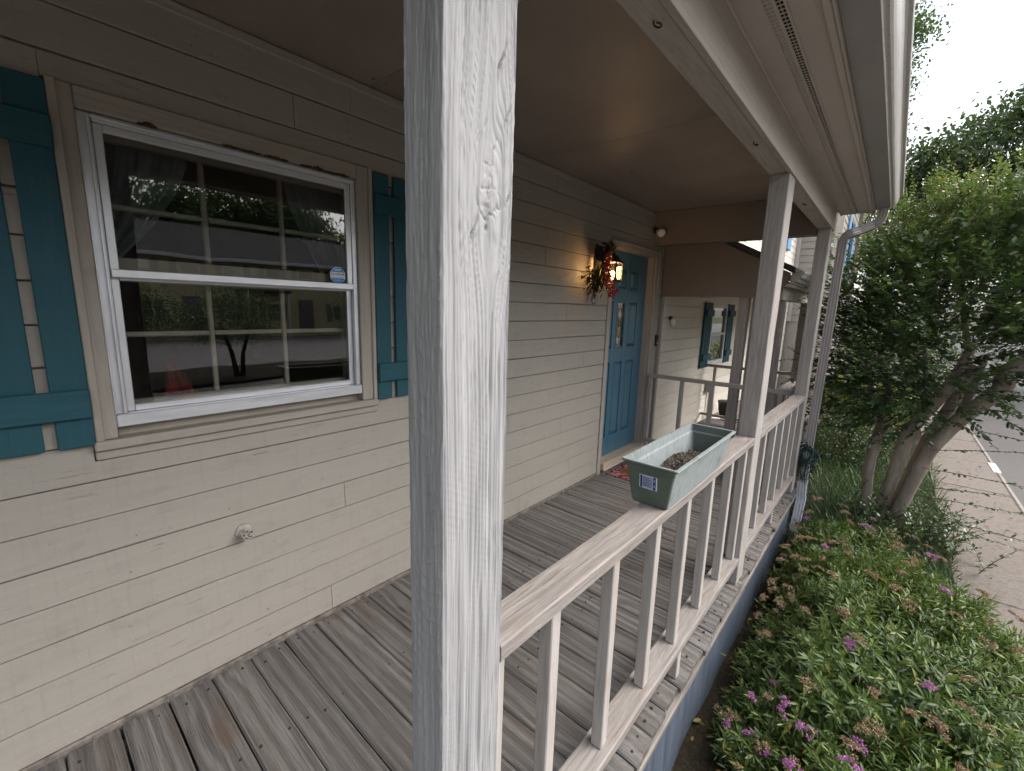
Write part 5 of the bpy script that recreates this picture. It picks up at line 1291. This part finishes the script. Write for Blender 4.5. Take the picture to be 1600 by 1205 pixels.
# ---- crepe myrtle: several smooth stems and a dense glossy crown
cm_ = thing('crepe_myrtle', 'crepe myrtle tree with smooth branching trunks and glossy dark leaves by the sidewalk', 'tree', (2.12, 5.55, -.52))
def stem(pts, rads, nm='trunk'):
    P_ = [Vector(p) for p in pts]; out, rr = [], []
    for i in range(len(P_) - 1):
        p0, p1, p2, p3 = P_[max(i - 1, 0)], P_[i], P_[i + 1], P_[min(i + 2, len(P_) - 1)]
        for k in range(6):
            t = k / 6; q = .5 * ((2 * p1) + (p2 - p0) * t + (2 * p0 - 5 * p1 + 4 * p2 - p3) * t * t + (3 * p1 - p0 - 3 * p2 + p3) * t ** 3)
            out.append(q); r_ = rads[i] + (rads[i + 1] - rads[i]) * t; rr.append(r_ * (.92 + .22 * float(vn(len(out) * .45, p0.x * 9, 80))))
    out.append(P_[-1]); rr.append(rads[-1])
    return MB().tube(out, rr, 12).build(nm, M['bark'], cm_, True)
stem([(2.00, 5.50, -.56), (1.985, 5.50, -.2), (1.965, 5.50, .15), (2.00, 5.52, .45), (2.03, 5.6, .62), (1.98, 5.75, 1.0)], [.050, .045, .046, .052, .044, .026])
stem([(2.16, 5.48, -.56), (2.12, 5.48, -.3), (2.16, 5.48, .1), (2.20, 5.50, .45), (2.26, 5.55, .62), (2.44, 5.62, 1.0), (2.52, 5.7, 1.35)], [.075, .058, .054, .060, .055, .056, .03])
stem([(2.20, 5.48, -.56), (2.24, 5.46, -.25), (2.32, 5.44, .15), (2.38, 5.42, .42), (2.55, 5.42, .75), (2.71, 5.42, .98), (2.74, 5.5, 1.10), (2.9, 5.6, 1.4)], [.080, .062, .056, .058, .058, .062, .070, .035])
stem([(2.20, 5.56, -.56), (2.24, 5.56, -.1), (2.34, 5.58, .4), (2.45, 5.62, .75), (2.56, 5.7, 1.15)], [.05, .045, .045, .048, .03])
stem([(2.26, 5.52, .55), (2.30, 5.55, .75), (2.27, 5.6, .95), (2.2, 5.65, 1.3)], [.03, .026, .026, .018], 'limb')
stem([(2.50, 5.44, .68), (2.56, 5.55, .95), (2.62, 5.7, 1.25)], [.035, .03, .02], 'limb')
stem([(2.02, 5.55, .5), (1.9, 5.6, .75), (1.8, 5.6, 1.1)], [.028, .022, .014], 'limb')
stem([(2.52, 5.65, 1.2), (2.4, 5.7, 1.7), (2.3, 5.75, 2.3)], [.03, .02, .01], 'limb'); stem([(2.85, 5.6, 1.3), (3.0, 5.7, 1.8), (3.1, 5.9, 2.3)], [.03, .02, .01], 'limb')
def crown_points(cs, n_):
    out = []
    wts = np.array([a[3] * a[4] * a[5] for a in cs]); wts = wts / wts.sum()
    for c_, k in zip(cs, (wts * n_).astype(int)):
        u = rand_unit(k) * (rng.uniform(.25, 1, (k, 1)) ** .45); out.append(np.array(c_[:3]) + u * np.array(c_[3:]))
    return np.concatenate(out)
cs = [(1.98, 5.55, 1.15, .52, .70, .55), (2.35, 5.6, 1.45, .75, .85, .70), (2.85, 5.7, 1.75, .75, .9, .75), (1.80, 5.65, 1.75, .45, .65, .50), (2.25, 5.7, 2.10, .62, .8, .55), (2.75, 5.7, 2.35, .70, .8, .45), (3.25, 5.9, 1.9, .6, .8, .7), (2.05, 5.35, .82, .42, .5, .26), (1.66, 5.5, 1.45, .26, .4, .45), (1.85, 5.3, 1.05, .35, .4, .45), (2.5, 5.25, 1.25, .6, .4, .35), (3.1, 5.4, 1.45, .6, .5, .5), (1.75, 5.4, 1.95, .35, .45, .4), (2.3, 5.2, 1.75, .6, .4, .5), (1.72, 5.25, 1.15, .26, .35, .5), (1.95, 5.2, .75, .32, .35, .25), (1.80, 5.25, .68, .24, .3, .22), (2.10, 5.15, .66, .26, .25, .16), (2.45, 5.2, .95, .4, .3, .18), (1.62, 5.3, .95, .16, .3, .35)]
cp = crown_points(cs, 2050)
cen = np.array([2.4, 5.6, 1.1]); dv = cp - cen; dv = dv / np.linalg.norm(dv, axis=1, keepdims=True) * .8 + rng.normal(0, .35, cp.shape); dv[:, 2] += .38
P, LD, LN, LL, stems = shoots(cp, dv, rng.uniform(.20, .42, len(cp)), .028, .060, .12, True, .05, 1.0, .3)
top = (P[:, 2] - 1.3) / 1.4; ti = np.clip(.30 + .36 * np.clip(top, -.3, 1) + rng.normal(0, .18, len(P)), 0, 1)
# upright feathery tips on top
n_ = 230; tp_ = np.stack([rng.uniform(1.6, 3.5, n_), rng.uniform(5.0, 6.3, n_), np.zeros(n_)], 1); tp_[:, 2] = 2.12 + .30 * vn(tp_[:, 0] * 2.2, tp_[:, 1] * 2, 81) + .12 * np.clip(tp_[:, 0] - 2.2, 0, 2)
P2, LD2, LN2, LL2, st2 = shoots(tp_, np.stack([rng.normal(.05, .3, n_), rng.normal(0, .3, n_), np.ones(n_)], 1), rng.uniform(.25, .62, n_), .028, .040, .05, True, .05, .8)
ti2 = np.clip(rng.normal(.80, .13, len(P2)), 0, 1)
# long low whips reaching over the sidewalk
wh = [((2.32, 5.2, .25), (1, -.25, .10), .95), ((2.3, 5.1, .02), (1, -.15, .12), .75), ((2.35, 5.2, .42), (1, .1, .22), .75), ((2.3, 5.0, -.12), (1, -.3, .16), .85), ((2.35, 5.0, -.18), (1, -.05, .05), .6), ((2.4, 5.15, .10), (1, .25, .10), .5),
      ((2.28, 5.0, -.05), (.8, -.5, .25), .5), ((1.75, 5.1, 1.35), (-.9, -.5, -.15), .42), ((1.72, 5.0, 1.62), (-.9, -.35, .05), .40), ((1.70, 5.1, 1.95), (-.8, -.35, .15), .36), ((2.7, 5.3, .95), (1, -.2, .1), .6), ((2.6, 5.2, .65), (1, -.3, -.05), .55)]
P3, LD3, LN3, LL3, st3 = shoots(np.array([a for a, b, c in wh]), np.array([b for a, b, c in wh]), np.array([c for a, b, c in wh]), .030, .040, .05, True, .1, 1.0, .08)
ti3 = np.clip(rng.normal(.35, .15, len(P3)), 0, 1)
# suckers round the base
n_ = 120; sp_ = np.stack([rng.normal(2.22, .20, n_), rng.normal(5.3, .25, n_), np.full(n_, -.52)], 1)
P4, LD4, LN4, LL4, st4 = shoots(sp_, np.stack([rng.normal(.25, .4, n_), rng.normal(-.2, .4, n_), np.ones(n_) * .9], 1), rng.uniform(.25, .6, n_), .030, .042, .15, True, .1, 1.0)
ti4 = np.clip(rng.normal(.38, .18, len(P4)), 0, .94)
P, LD, LN, LL, ti = [np.concatenate(q) for q in ((P, P2, P3, P4), (LD, LD2, LD3, LD4), (LN, LN2, LN3, LN4), (LL, LL2, LL3, LL4), (ti, ti2, ti3, ti4))]
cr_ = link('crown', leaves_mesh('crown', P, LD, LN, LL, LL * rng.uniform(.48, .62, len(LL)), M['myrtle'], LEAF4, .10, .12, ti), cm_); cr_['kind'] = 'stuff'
mb = MB(); stems_mesh(mb, stems[::2] + st2 + st3 + st4, .0035, .0012); mb.build('twigs', M['stem'], cm_)

# ---- liriope grass round the tree and along the bed
def grass(cn, n_, L0, L1, spread, wd=.006):
    P_ = np.stack([rng.normal(cn[0], spread[0], n_), rng.normal(cn[1], spread[1], n_), np.full(n_, -.51)], 1)
    D_ = np.stack([rng.normal(0, .45, n_), rng.normal(0, .45, n_), np.ones(n_)], 1)
    return P_, D_, rand_unit(n_), rng.uniform(L0, L1, n_)
g_ = [grass((1.80, 5.6), 2600, .12, .28, (.22, .55)), grass((2.46, 4.7), 700, .10, .20, (.07, .3)), grass((1.75, 7.2), 1400, .15, .32, (.25, .8)), grass((2.3, 6.9), 1400, .12, .30, (.22, 1.0)), grass((1.75, 4.7), 500, .15, .3, (.12, .2))]
P, D, N, L = [np.concatenate(q) for q in zip(*g_)]
P[:, 0] = np.clip(P[:, 0], 1.52, 2.6)
o = link('liriope', leaves_mesh('liriope', P, D, N, L, np.full(len(P), .007), M['liriope'], [(.3, .9), (.7, .8)], .1, .55)); o['kind'] = 'stuff'
o['label'] = 'dense tufts of strappy green border grass below the crepe myrtle'
# ---- clipped yellow-green hedge and a leafy shrub behind the tree
def leafy(name, label, cat, boxes, n_, leafL, mat, group=None, trunk=True, loc=None):
    t = thing(name, label, cat, loc or (boxes[0][0], boxes[0][1], -.55), group)
    P_ = crown_points(boxes, n_); D_ = rand_unit(len(P_)) + np.array([0, 0, .3]); L_ = leafL * rng.uniform(.6, 1.2, len(P_))
    fo = link('foliage', leaves_mesh('foliage', P_, D_, rand_unit(len(P_)) + np.array([0, 0, .8]), L_, L_ * .55, mat, [(.3, .9), (.7, .8)], .12, .15), t); fo['kind'] = 'stuff'
    if trunk:
        mb_ = MB(); b = boxes[0]
        for k in range(5): mb_.tube([(b[0] + random.uniform(-.05, .05), b[1] + random.uniform(-.05, .05), -.6), (b[0] + random.uniform(-.3, .3) * b[3], b[1] + random.uniform(-.3, .3) * b[4], b[2])], [.018, .008], 6)
        mb_.build('stems', M['stem'], t)
    return t
leafy('hedge_shrub', 'bright yellow-green leafy shrub growing past the corner post behind the tree', 'shrub', [(1.66, 7.9, .42, .46, .45, .34), (2.0, 8.1, .34, .4, .45, .3)], 6500, .05, M['hedge'])
leafy('hedge_shrub', 'dark clipped shrub under the bright yellow-green one', 'shrub', [(1.62, 7.3, -.10, .42, .5, .42), (1.98, 7.6, -.15, .34, .45, .36)], 6500, .035, M['treeleaf'])
leafy('hedge_shrub', 'loose green shrub on the lawn further along the sidewalk', 'shrub', [(2.1, 11.5, .0, .5, .9, .5), (1.6, 12.5, .2, .5, .8, .6)], 4200, .06, M['hedge'])
leafy('holly_bush', 'tall dark holly-like bush standing behind the crepe myrtle trunks', 'bush', [(2.25, 9.6, .75, .55, .7, .95), (1.75, 10.0, .9, .6, .8, 1.1), (2.4, 10.6, .5, .35, .7, .8)], 7000, .075, M['treeleaf'])
# star-leaved seedling close by at the foot of the bushes
M['sweetgum'] = mat_leaf('sweetgum_leaf', [(0, (0.19, 0.27, 0.012)), (1, (0.30, 0.36, 0.02))], .45, .4, .3)
sgm = thing('sweetgum_seedling', 'bright yellow-green star-leaved seedling among the pink-flowered spirea', 'seedling', (2.15, 1.33, -.52))
STAR = ((2.235, 1.60, .00, .4, .060), (2.425, 1.60, .02, 1.9, .065), (2.33, 1.55, -.03, 1.2, .05), (2.25, 1.45, -.10, 3, .05))
lf = MB()
for k, (px_, py_, pz_, az, sc_) in enumerate(STAR):
    V = [(px_, py_, pz_)]; m_ = 10
    for i in range(m_):
        a = az + i * 2 * math.pi / m_; r_ = sc_ * (1.0 if i % 2 == 0 else .42); V.append((px_ + r_ * math.cos(a), py_ + r_ * math.sin(a), pz_ + .02 * math.cos(i * 2.1) - .012 * (i % 2 == 0)))
    lf.add(V, [(0, 1 + i, 1 + (i + 1) % m_) for i in range(m_)])
o = lf.build('leaf', M['sweetgum'], sgm); at = o.data.attributes.new('tint', 'FLOAT', 'POINT'); at.data.foreach_set('value', rng.random(len(o.data.vertices)).astype(np.float32))
st_ = MB()
for px_, py_, pz_ in [q[:3] for q in STAR]: st_.tube([(2.2, 1.40, -.53), (2.21, 1.41, -.3), (px_, py_, pz_)], [.004, .003, .0015], 5)
st_.build('stalk', M['stem'], sgm)

# ---- large trees
M['needle'] = mat_leaf('feathery_leaf', [(0, (0.020, 0.050, 0.020)), (1, (0.05, 0.095, 0.035))], .5, .3, .3)
def big_tree_mesh(blobs, nclump, leaves_per, leafL, clump_r, mat, seed, flat=.45):
    global rng
    keep = rng; rng = np.random.default_rng(seed)
    c_ = crown_points(blobs, nclump); n_ = len(c_)
    P_ = np.repeat(c_, leaves_per, 0) + rng.normal(0, 1, (n_ * leaves_per, 3)) * np.array([clump_r, clump_r, clump_r * flat])
    D_ = rand_unit(len(P_)); D_[:, 2] -= .25; L_ = leafL * rng.uniform(.6, 1.2, len(P_))
    cl_t = np.repeat(rng.random(n_), leaves_per)
    me = leaves_mesh('crown', P_, D_, rand_unit(len(P_)) + np.array([0, 0, .9]), L_, L_ * .55, mat, [(.5, 1.0)], .12, .15, np.clip(.6 * cl_t + .4 * rng.random(len(P_)), 0, 1))
    rng = keep; return me, c_
def tree_skel(base, fork, targets, r0, mats, parent, n_side=10):
    mb_ = MB(); b, f = Vector(base), Vector(fork)
    mid = b.lerp(f, .5) + Vector((random.uniform(-.1, .1), random.uniform(-.1, .1), 0)); mb_.tube([b - Vector((0, 0, .1)), b + Vector((0, 0, .15)), mid, f], [r0 * 1.5, r0 * 1.1, r0 * .95, r0 * .8], n_side)
    o_ = mb_.build('trunk', mats, parent, True); li = MB()
    for t_ in targets:
        t_ = Vector(t_); m1 = f.lerp(t_, .4) + Vector((random.uniform(-.3, .3), random.uniform(-.3, .3), random.uniform(0, .5))); li.tube([f - Vector((0, 0, .1)), m1, t_], [r0 * .5, r0 * .28, r0 * .05], 7)
        for k in range(3):
            q = m1.lerp(t_, random.uniform(.1, .7)); li.tube([q, q + (t_ - f) * .22 + Vector((random.uniform(-1, 1), random.uniform(-1, 1), random.uniform(-.2, .8))) * (t_ - f).length * .16], [r0 * .15, r0 * .03], 5)
    li.build('limbs', mats, parent, True); return o_
M['oakbark'] = mat_simple('oak_bark', (0.055, 0.046, 0.038), .9, .15, var=.4, scale=9, stretch=(1, 1, .25), bumpd=.03)
bt = thing('shade_tree', 'spreading dark shade tree over the road beyond the crepe myrtle', 'tree', (7.2, 22, -.6))
bl = [(4.0, 20.5, 6.5, 2.4, 2.6, 1.5), (2.7, 21.5, 5.6, 1.7, 2.4, 1.5), (3.2, 20.5, 4.3, 1.9, 2.2, 1.2), (6.2, 21, 7.4, 2.6, 3, 1.7), (8.6, 22, 7.8, 2.8, 3, 1.9), (6.5, 21.5, 5.2, 3, 3, 1.2), (10.2, 22, 6, 2.4, 3, 1.6), (4.8, 21, 3.8, 2.2, 2.2, .9), (8, 23, 9.2, 2.2, 2.5, 1.2)]
me, cc_ = big_tree_mesh(bl, 1050, 80, .17, .45, M['treeleaf'], 21, .35); fo = link('crown', me, bt); fo['kind'] = 'stuff'
tree_skel((7.2, 22, -.6), (7.0, 22, 3.0), [(b[0], b[1], b[2]) for b in bl] + [(2.0, 21, 5.6), (3.0, 20, 4.4)], .30, M['oakbark'], bt)
b2 = thing('feathery_tree', 'tall feathery tree rising behind the gutter against the white sky', 'tree', (-.6, 21, -.6))
bl = [(.15, 20.5, 10.6, 1.6, 1.6, .75), (-.3, 21, 9.3, 1.55, 1.8, .7), (-.4, 21, 12, 1.3, 1.4, .9), (-.2, 21, 8.2, 1.5, 1.8, .5), (-.8, 21, 6.5, 1.6, 1.8, 1.0)]
me, cc_ = big_tree_mesh(bl, 420, 70, .13, .28, M['needle'], 22, .7); fo = link('crown', me, b2); fo['kind'] = 'stuff'
tree_skel((-.6, 21, -.6), (-.6, 21, 6.0), [(b[0], b[1], b[2]) for b in bl], .18, M['oakbark'], b2)
# generic trees along the street and behind the houses opposite
blg = [(0, 0, 6.5, 2.6, 2.6, 2.0), (1.6, .6, 5.4, 2, 2, 1.4), (-1.7, -.5, 5.6, 2, 2, 1.5), (.3, 1.7, 7.6, 1.8, 1.8, 1.4), (-.4, -1.6, 7.2, 1.8, 1.8, 1.3), (.2, 0, 8.7, 1.6, 1.6, 1.1)]
meg, _ = big_tree_mesh(blg, 300, 42, .26, .50, M['treeleaf'], 31, .5)
tk = MB().tube([(0, 0, -.1), (0, 0, .3), (.1, .05, 2.4), (0, 0, 4.6), (.1, 0, 6.5)], [.34, .25, .2, .15, .06], 9); tkm = mesh('trunk', tk.v, tk.f, M['oakbark'], True)
lg = MB()
for b in blg: lg.tube([(0, 0, 3.4), (b[0] * .5, b[1] * .5, 4.6), b[:3]], [.11, .07, .02], 6)
lgm = mesh('limbs', lg.v, lg.f, M['oakbark'], True)
def street_tree(x, y, s_, rz, label):
    t = thing('street_tree', label, 'tree', (0, 0, 0), 'leafy trees along the far side of the street')
    for nm, me_ in (('crown', meg), ('trunk', tkm), ('limbs', lgm)):
        o_ = bpy.data.objects.new(nm, me_); C.objects.link(o_); o_.parent = t
        if nm == 'crown': o_['kind'] = 'stuff'
    t.location = (x, y, -.62); t.rotation_euler = (0, 0, rz); t.scale = (s_, s_, s_ * random.uniform(.9, 1.15)); return t
FARL = 'leafy tree on the far side of the street, behind the yellow houses'
for i, (x, y, s_) in enumerate(((36, -8, 1.2), (38, 2, 1.15), (36.5, 8.5, 1.1), (37.5, 13.5, 1.2), (40, 18, 1.3), (37.5, 24, 1.05), (38, 31, 1.3), (36, -17, 1.4), (39, -27, 1.5), (38, 40, 1.5), (37, 52, 1.5), (40, 66, 1.6))):
    street_tree(x, y, s_, i * 1.3, FARL)
NEARL = 'leafy tree at the kerb of the parking strip, before the yellow houses'
for i, (x, y, s_) in enumerate(((24.5, -6, .62), (24.5, 17.5, .6), (24.8, 29, .75), (24.5, -17, .7), (25, 44, .8))): street_tree(x, y, s_, i * 2.1 + .4, NEARL)
ENDL = 'leafy tree closing the view at the end of the street'
for i, (x, y, s_) in enumerate(((13, 44, 1.2), (4, 50, 1.35), (20, 48, 1.3), (-3, 40, 1.1), (29, 50, 1.3), (9, 60, 1.5), (-9, 30, 1.2))): street_tree(x, y, s_, i * 1.7 + .9, ENDL)
# small ornamental tree in the parking strip that the window mirrors
bl = [(0, 0, 1.7, 1.0, 1.0, .75), (-.2, -.65, 1.5, .7, .7, .55), (.2, .65, 1.6, .7, .7, .6), (0, 0, 2.3, .7, .7, .5)]
mo, _ = big_tree_mesh(bl, 160, 40, .07, .16, M['treeleaf'], 41, .8)
t1 = MB().tube([(0, -.07, -.05), (0, -.15, .7), (0, -.35, 1.5)], [.07, .055, .03], 8); t2 = MB().tube([(0, .03, -.05), (0, .1, .7), (0, .35, 1.5)], [.065, .05, .03], 8)
tm = [mesh('trunk', q.v, q.f, M['oakbark'], True) for q in (t1, t2)]
for x, y, rz, lb in ((11.2, 4.05, 0, 'round-headed ornamental tree on two trunks in the middle of the parking strip'), (12.6, 2.2, 1.1, 'ornamental tree in the parking strip on the side away from the street end'), (12.2, 8.3, 2.3, 'ornamental tree in the parking strip on the side towards the street end')):
    sm_ = thing('ornamental_tree', lb, 'tree', (0, 0, 0), 'ornamental trees in the parking strip, mirrored in the window')
    for nm, me_ in (('crown', mo), ('trunk', tm[0]), ('trunk', tm[1])):
        o_ = bpy.data.objects.new(nm, me_); C.objects.link(o_); o_.parent = sm_
        if nm == 'crown': o_['kind'] = 'stuff'
    sm_.location = (x, y, -.6); sm_.rotation_euler = (0, 0, rz)
i_ = MB(); i_.box(10.4, 13.4, 1.2, 9.4, -.66, -.52, .02); kind(i_.build('planting_island', M['soil']), 'structure')
# ---- yellow houses across the street (mirrored in the window glass)
M['yellow'] = None
s = NT('yellow_clapboard'); tc = s.n('SeparateXYZ'); s.t.links.new(s.coord((1, 1, 1)), tc.inputs[0])
fz = s.math('FRACT', s.math('MULTIPLY', tc.outputs['Z'], 5.5)); ns = s.noise(s.coord((1, 1, 1)), 2, 4)
c_ = s.mix(ns, (0.60, 0.52, 0.30), (0.68, 0.59, 0.35)); s.pbr(c_, .7, s.bump(fz, .8, .03), spec=.2); M['yellow'] = s.m
def opp_house(y0, y1, label):
    t = thing('townhouse', label, 'house', (28, (y0 + y1) / 2, -.62), 'yellow townhouses across the street')
    box('wall', M['yellow'], t, 27, 34, y0, y1, -.66, 3.75, 0)
    rm_ = MB(); rm_.add([(26.4, y0 - .3, 3.72), (30.6, y0 - .3, 5.75), (34.6, y0 - .3, 3.72), (26.4, y1 + .3, 3.72), (30.6, y1 + .3, 5.75), (34.6, y1 + .3, 3.72)], [(0, 1, 4, 3), (1, 2, 5, 4), (0, 2, 1), (3, 4, 5), (0, 3, 5, 2)]); rm_.build('roof', M['shingle'], t)
    box('eave_board', M['whitetrim'], t, 26.35, 26.42, y0 - .3, y1 + .3, 3.60, 3.78, .01)
    yy = y0 + .9; k = 0
    while yy < y1 - 1.2:
        for z in (.25, 2.35):
            if z < 1 and k % 3 == 1:
                box('door', M['joist'], t, 26.93, 26.995, yy, yy + .9, -.45, 1.6, .01); continue
            w_ = box('window', M['whitetrim'], t, 26.94, 26.998, yy, yy + .95, z, z + 1.1, .01)
            box('pane', M['glass2'], w_, 26.925, 26.938, yy + .07, yy + .88, z + .58, z + 1.03, 0); box('pane', M['glass2'], w_, 26.925, 26.938, yy + .07, yy + .88, z + .07, z + .52, 0)
            for q in (-.36, 1.0): box('shutter', M['joist'], t, 26.95, 26.998, yy + q, yy + q + .3, z - .03, z + 1.13, .005)
        yy += 2.1; k += 1
    pc = (y0 + y1) / 2 - 1.5
    box('porch_roof', M['shingle'], t, 25.4, 26.99, pc, pc + 2.6, 1.95, 2.1, .02)
    for q in (pc + .1, pc + 2.4): box('porch_post', M['whitetrim'], t, 25.5, 25.62, q, q + .12, -.62, 1.95, .01)
for y0, y1, lb in ((-26, -12.2, 'yellow townhouse across the street, at the end away from the tree-closed view'), (-11.8, 3.0, 'yellow townhouse across the street, next to the end one'), (3.4, 17.6, 'yellow townhouse across the street, straight behind the ornamental tree'), (18, 32, 'yellow townhouse across the street, at the end towards the tree-closed view')):
    opp_house(y0, y1, lb)
kv = MB().box(24.0, 24.15, -60, 120, -.66, -.49, .02).build('far_kerb', M['kerb']); kind(kv, 'structure')

# ---- fallen leaves on the sidewalk, the bed and the deck edge
M['litter'] = mat_leaf('fallen_leaf', [(0, (0.06, 0.035, 0.018)), (.5, (0.16, 0.095, 0.045)), (1, (0.22, 0.17, 0.06))], .8, .1, .2)
n_ = 170; P = np.stack([rng.uniform(2.62, 3.28, n_), rng.uniform(1, 12, n_), np.full(n_, -.492)], 1); n2 = 260
P2 = np.stack([rng.uniform(1.5, 2.1, n2), rng.uniform(.6, 5.2, n2), np.full(n2, -.485)], 1); P = np.concatenate([P, P2])
D = np.stack([rng.normal(0, 1, len(P)), rng.normal(0, 1, len(P)), rng.uniform(0, .25, len(P))], 1)
o = link('fallen_leaves', leaves_mesh('fallen_leaves', P, D, np.stack([rng.normal(0, .3, len(P)), rng.normal(0, .3, len(P)), np.ones(len(P))], 1), rng.uniform(.02, .05, len(P)), rng.uniform(.012, .026, len(P)), M['litter'], [(.3, .9), (.7, .8)], .12, .2)); o['kind'] = 'stuff'
o['label'] = 'scattered brown fallen leaves on the sidewalk and planting bed'
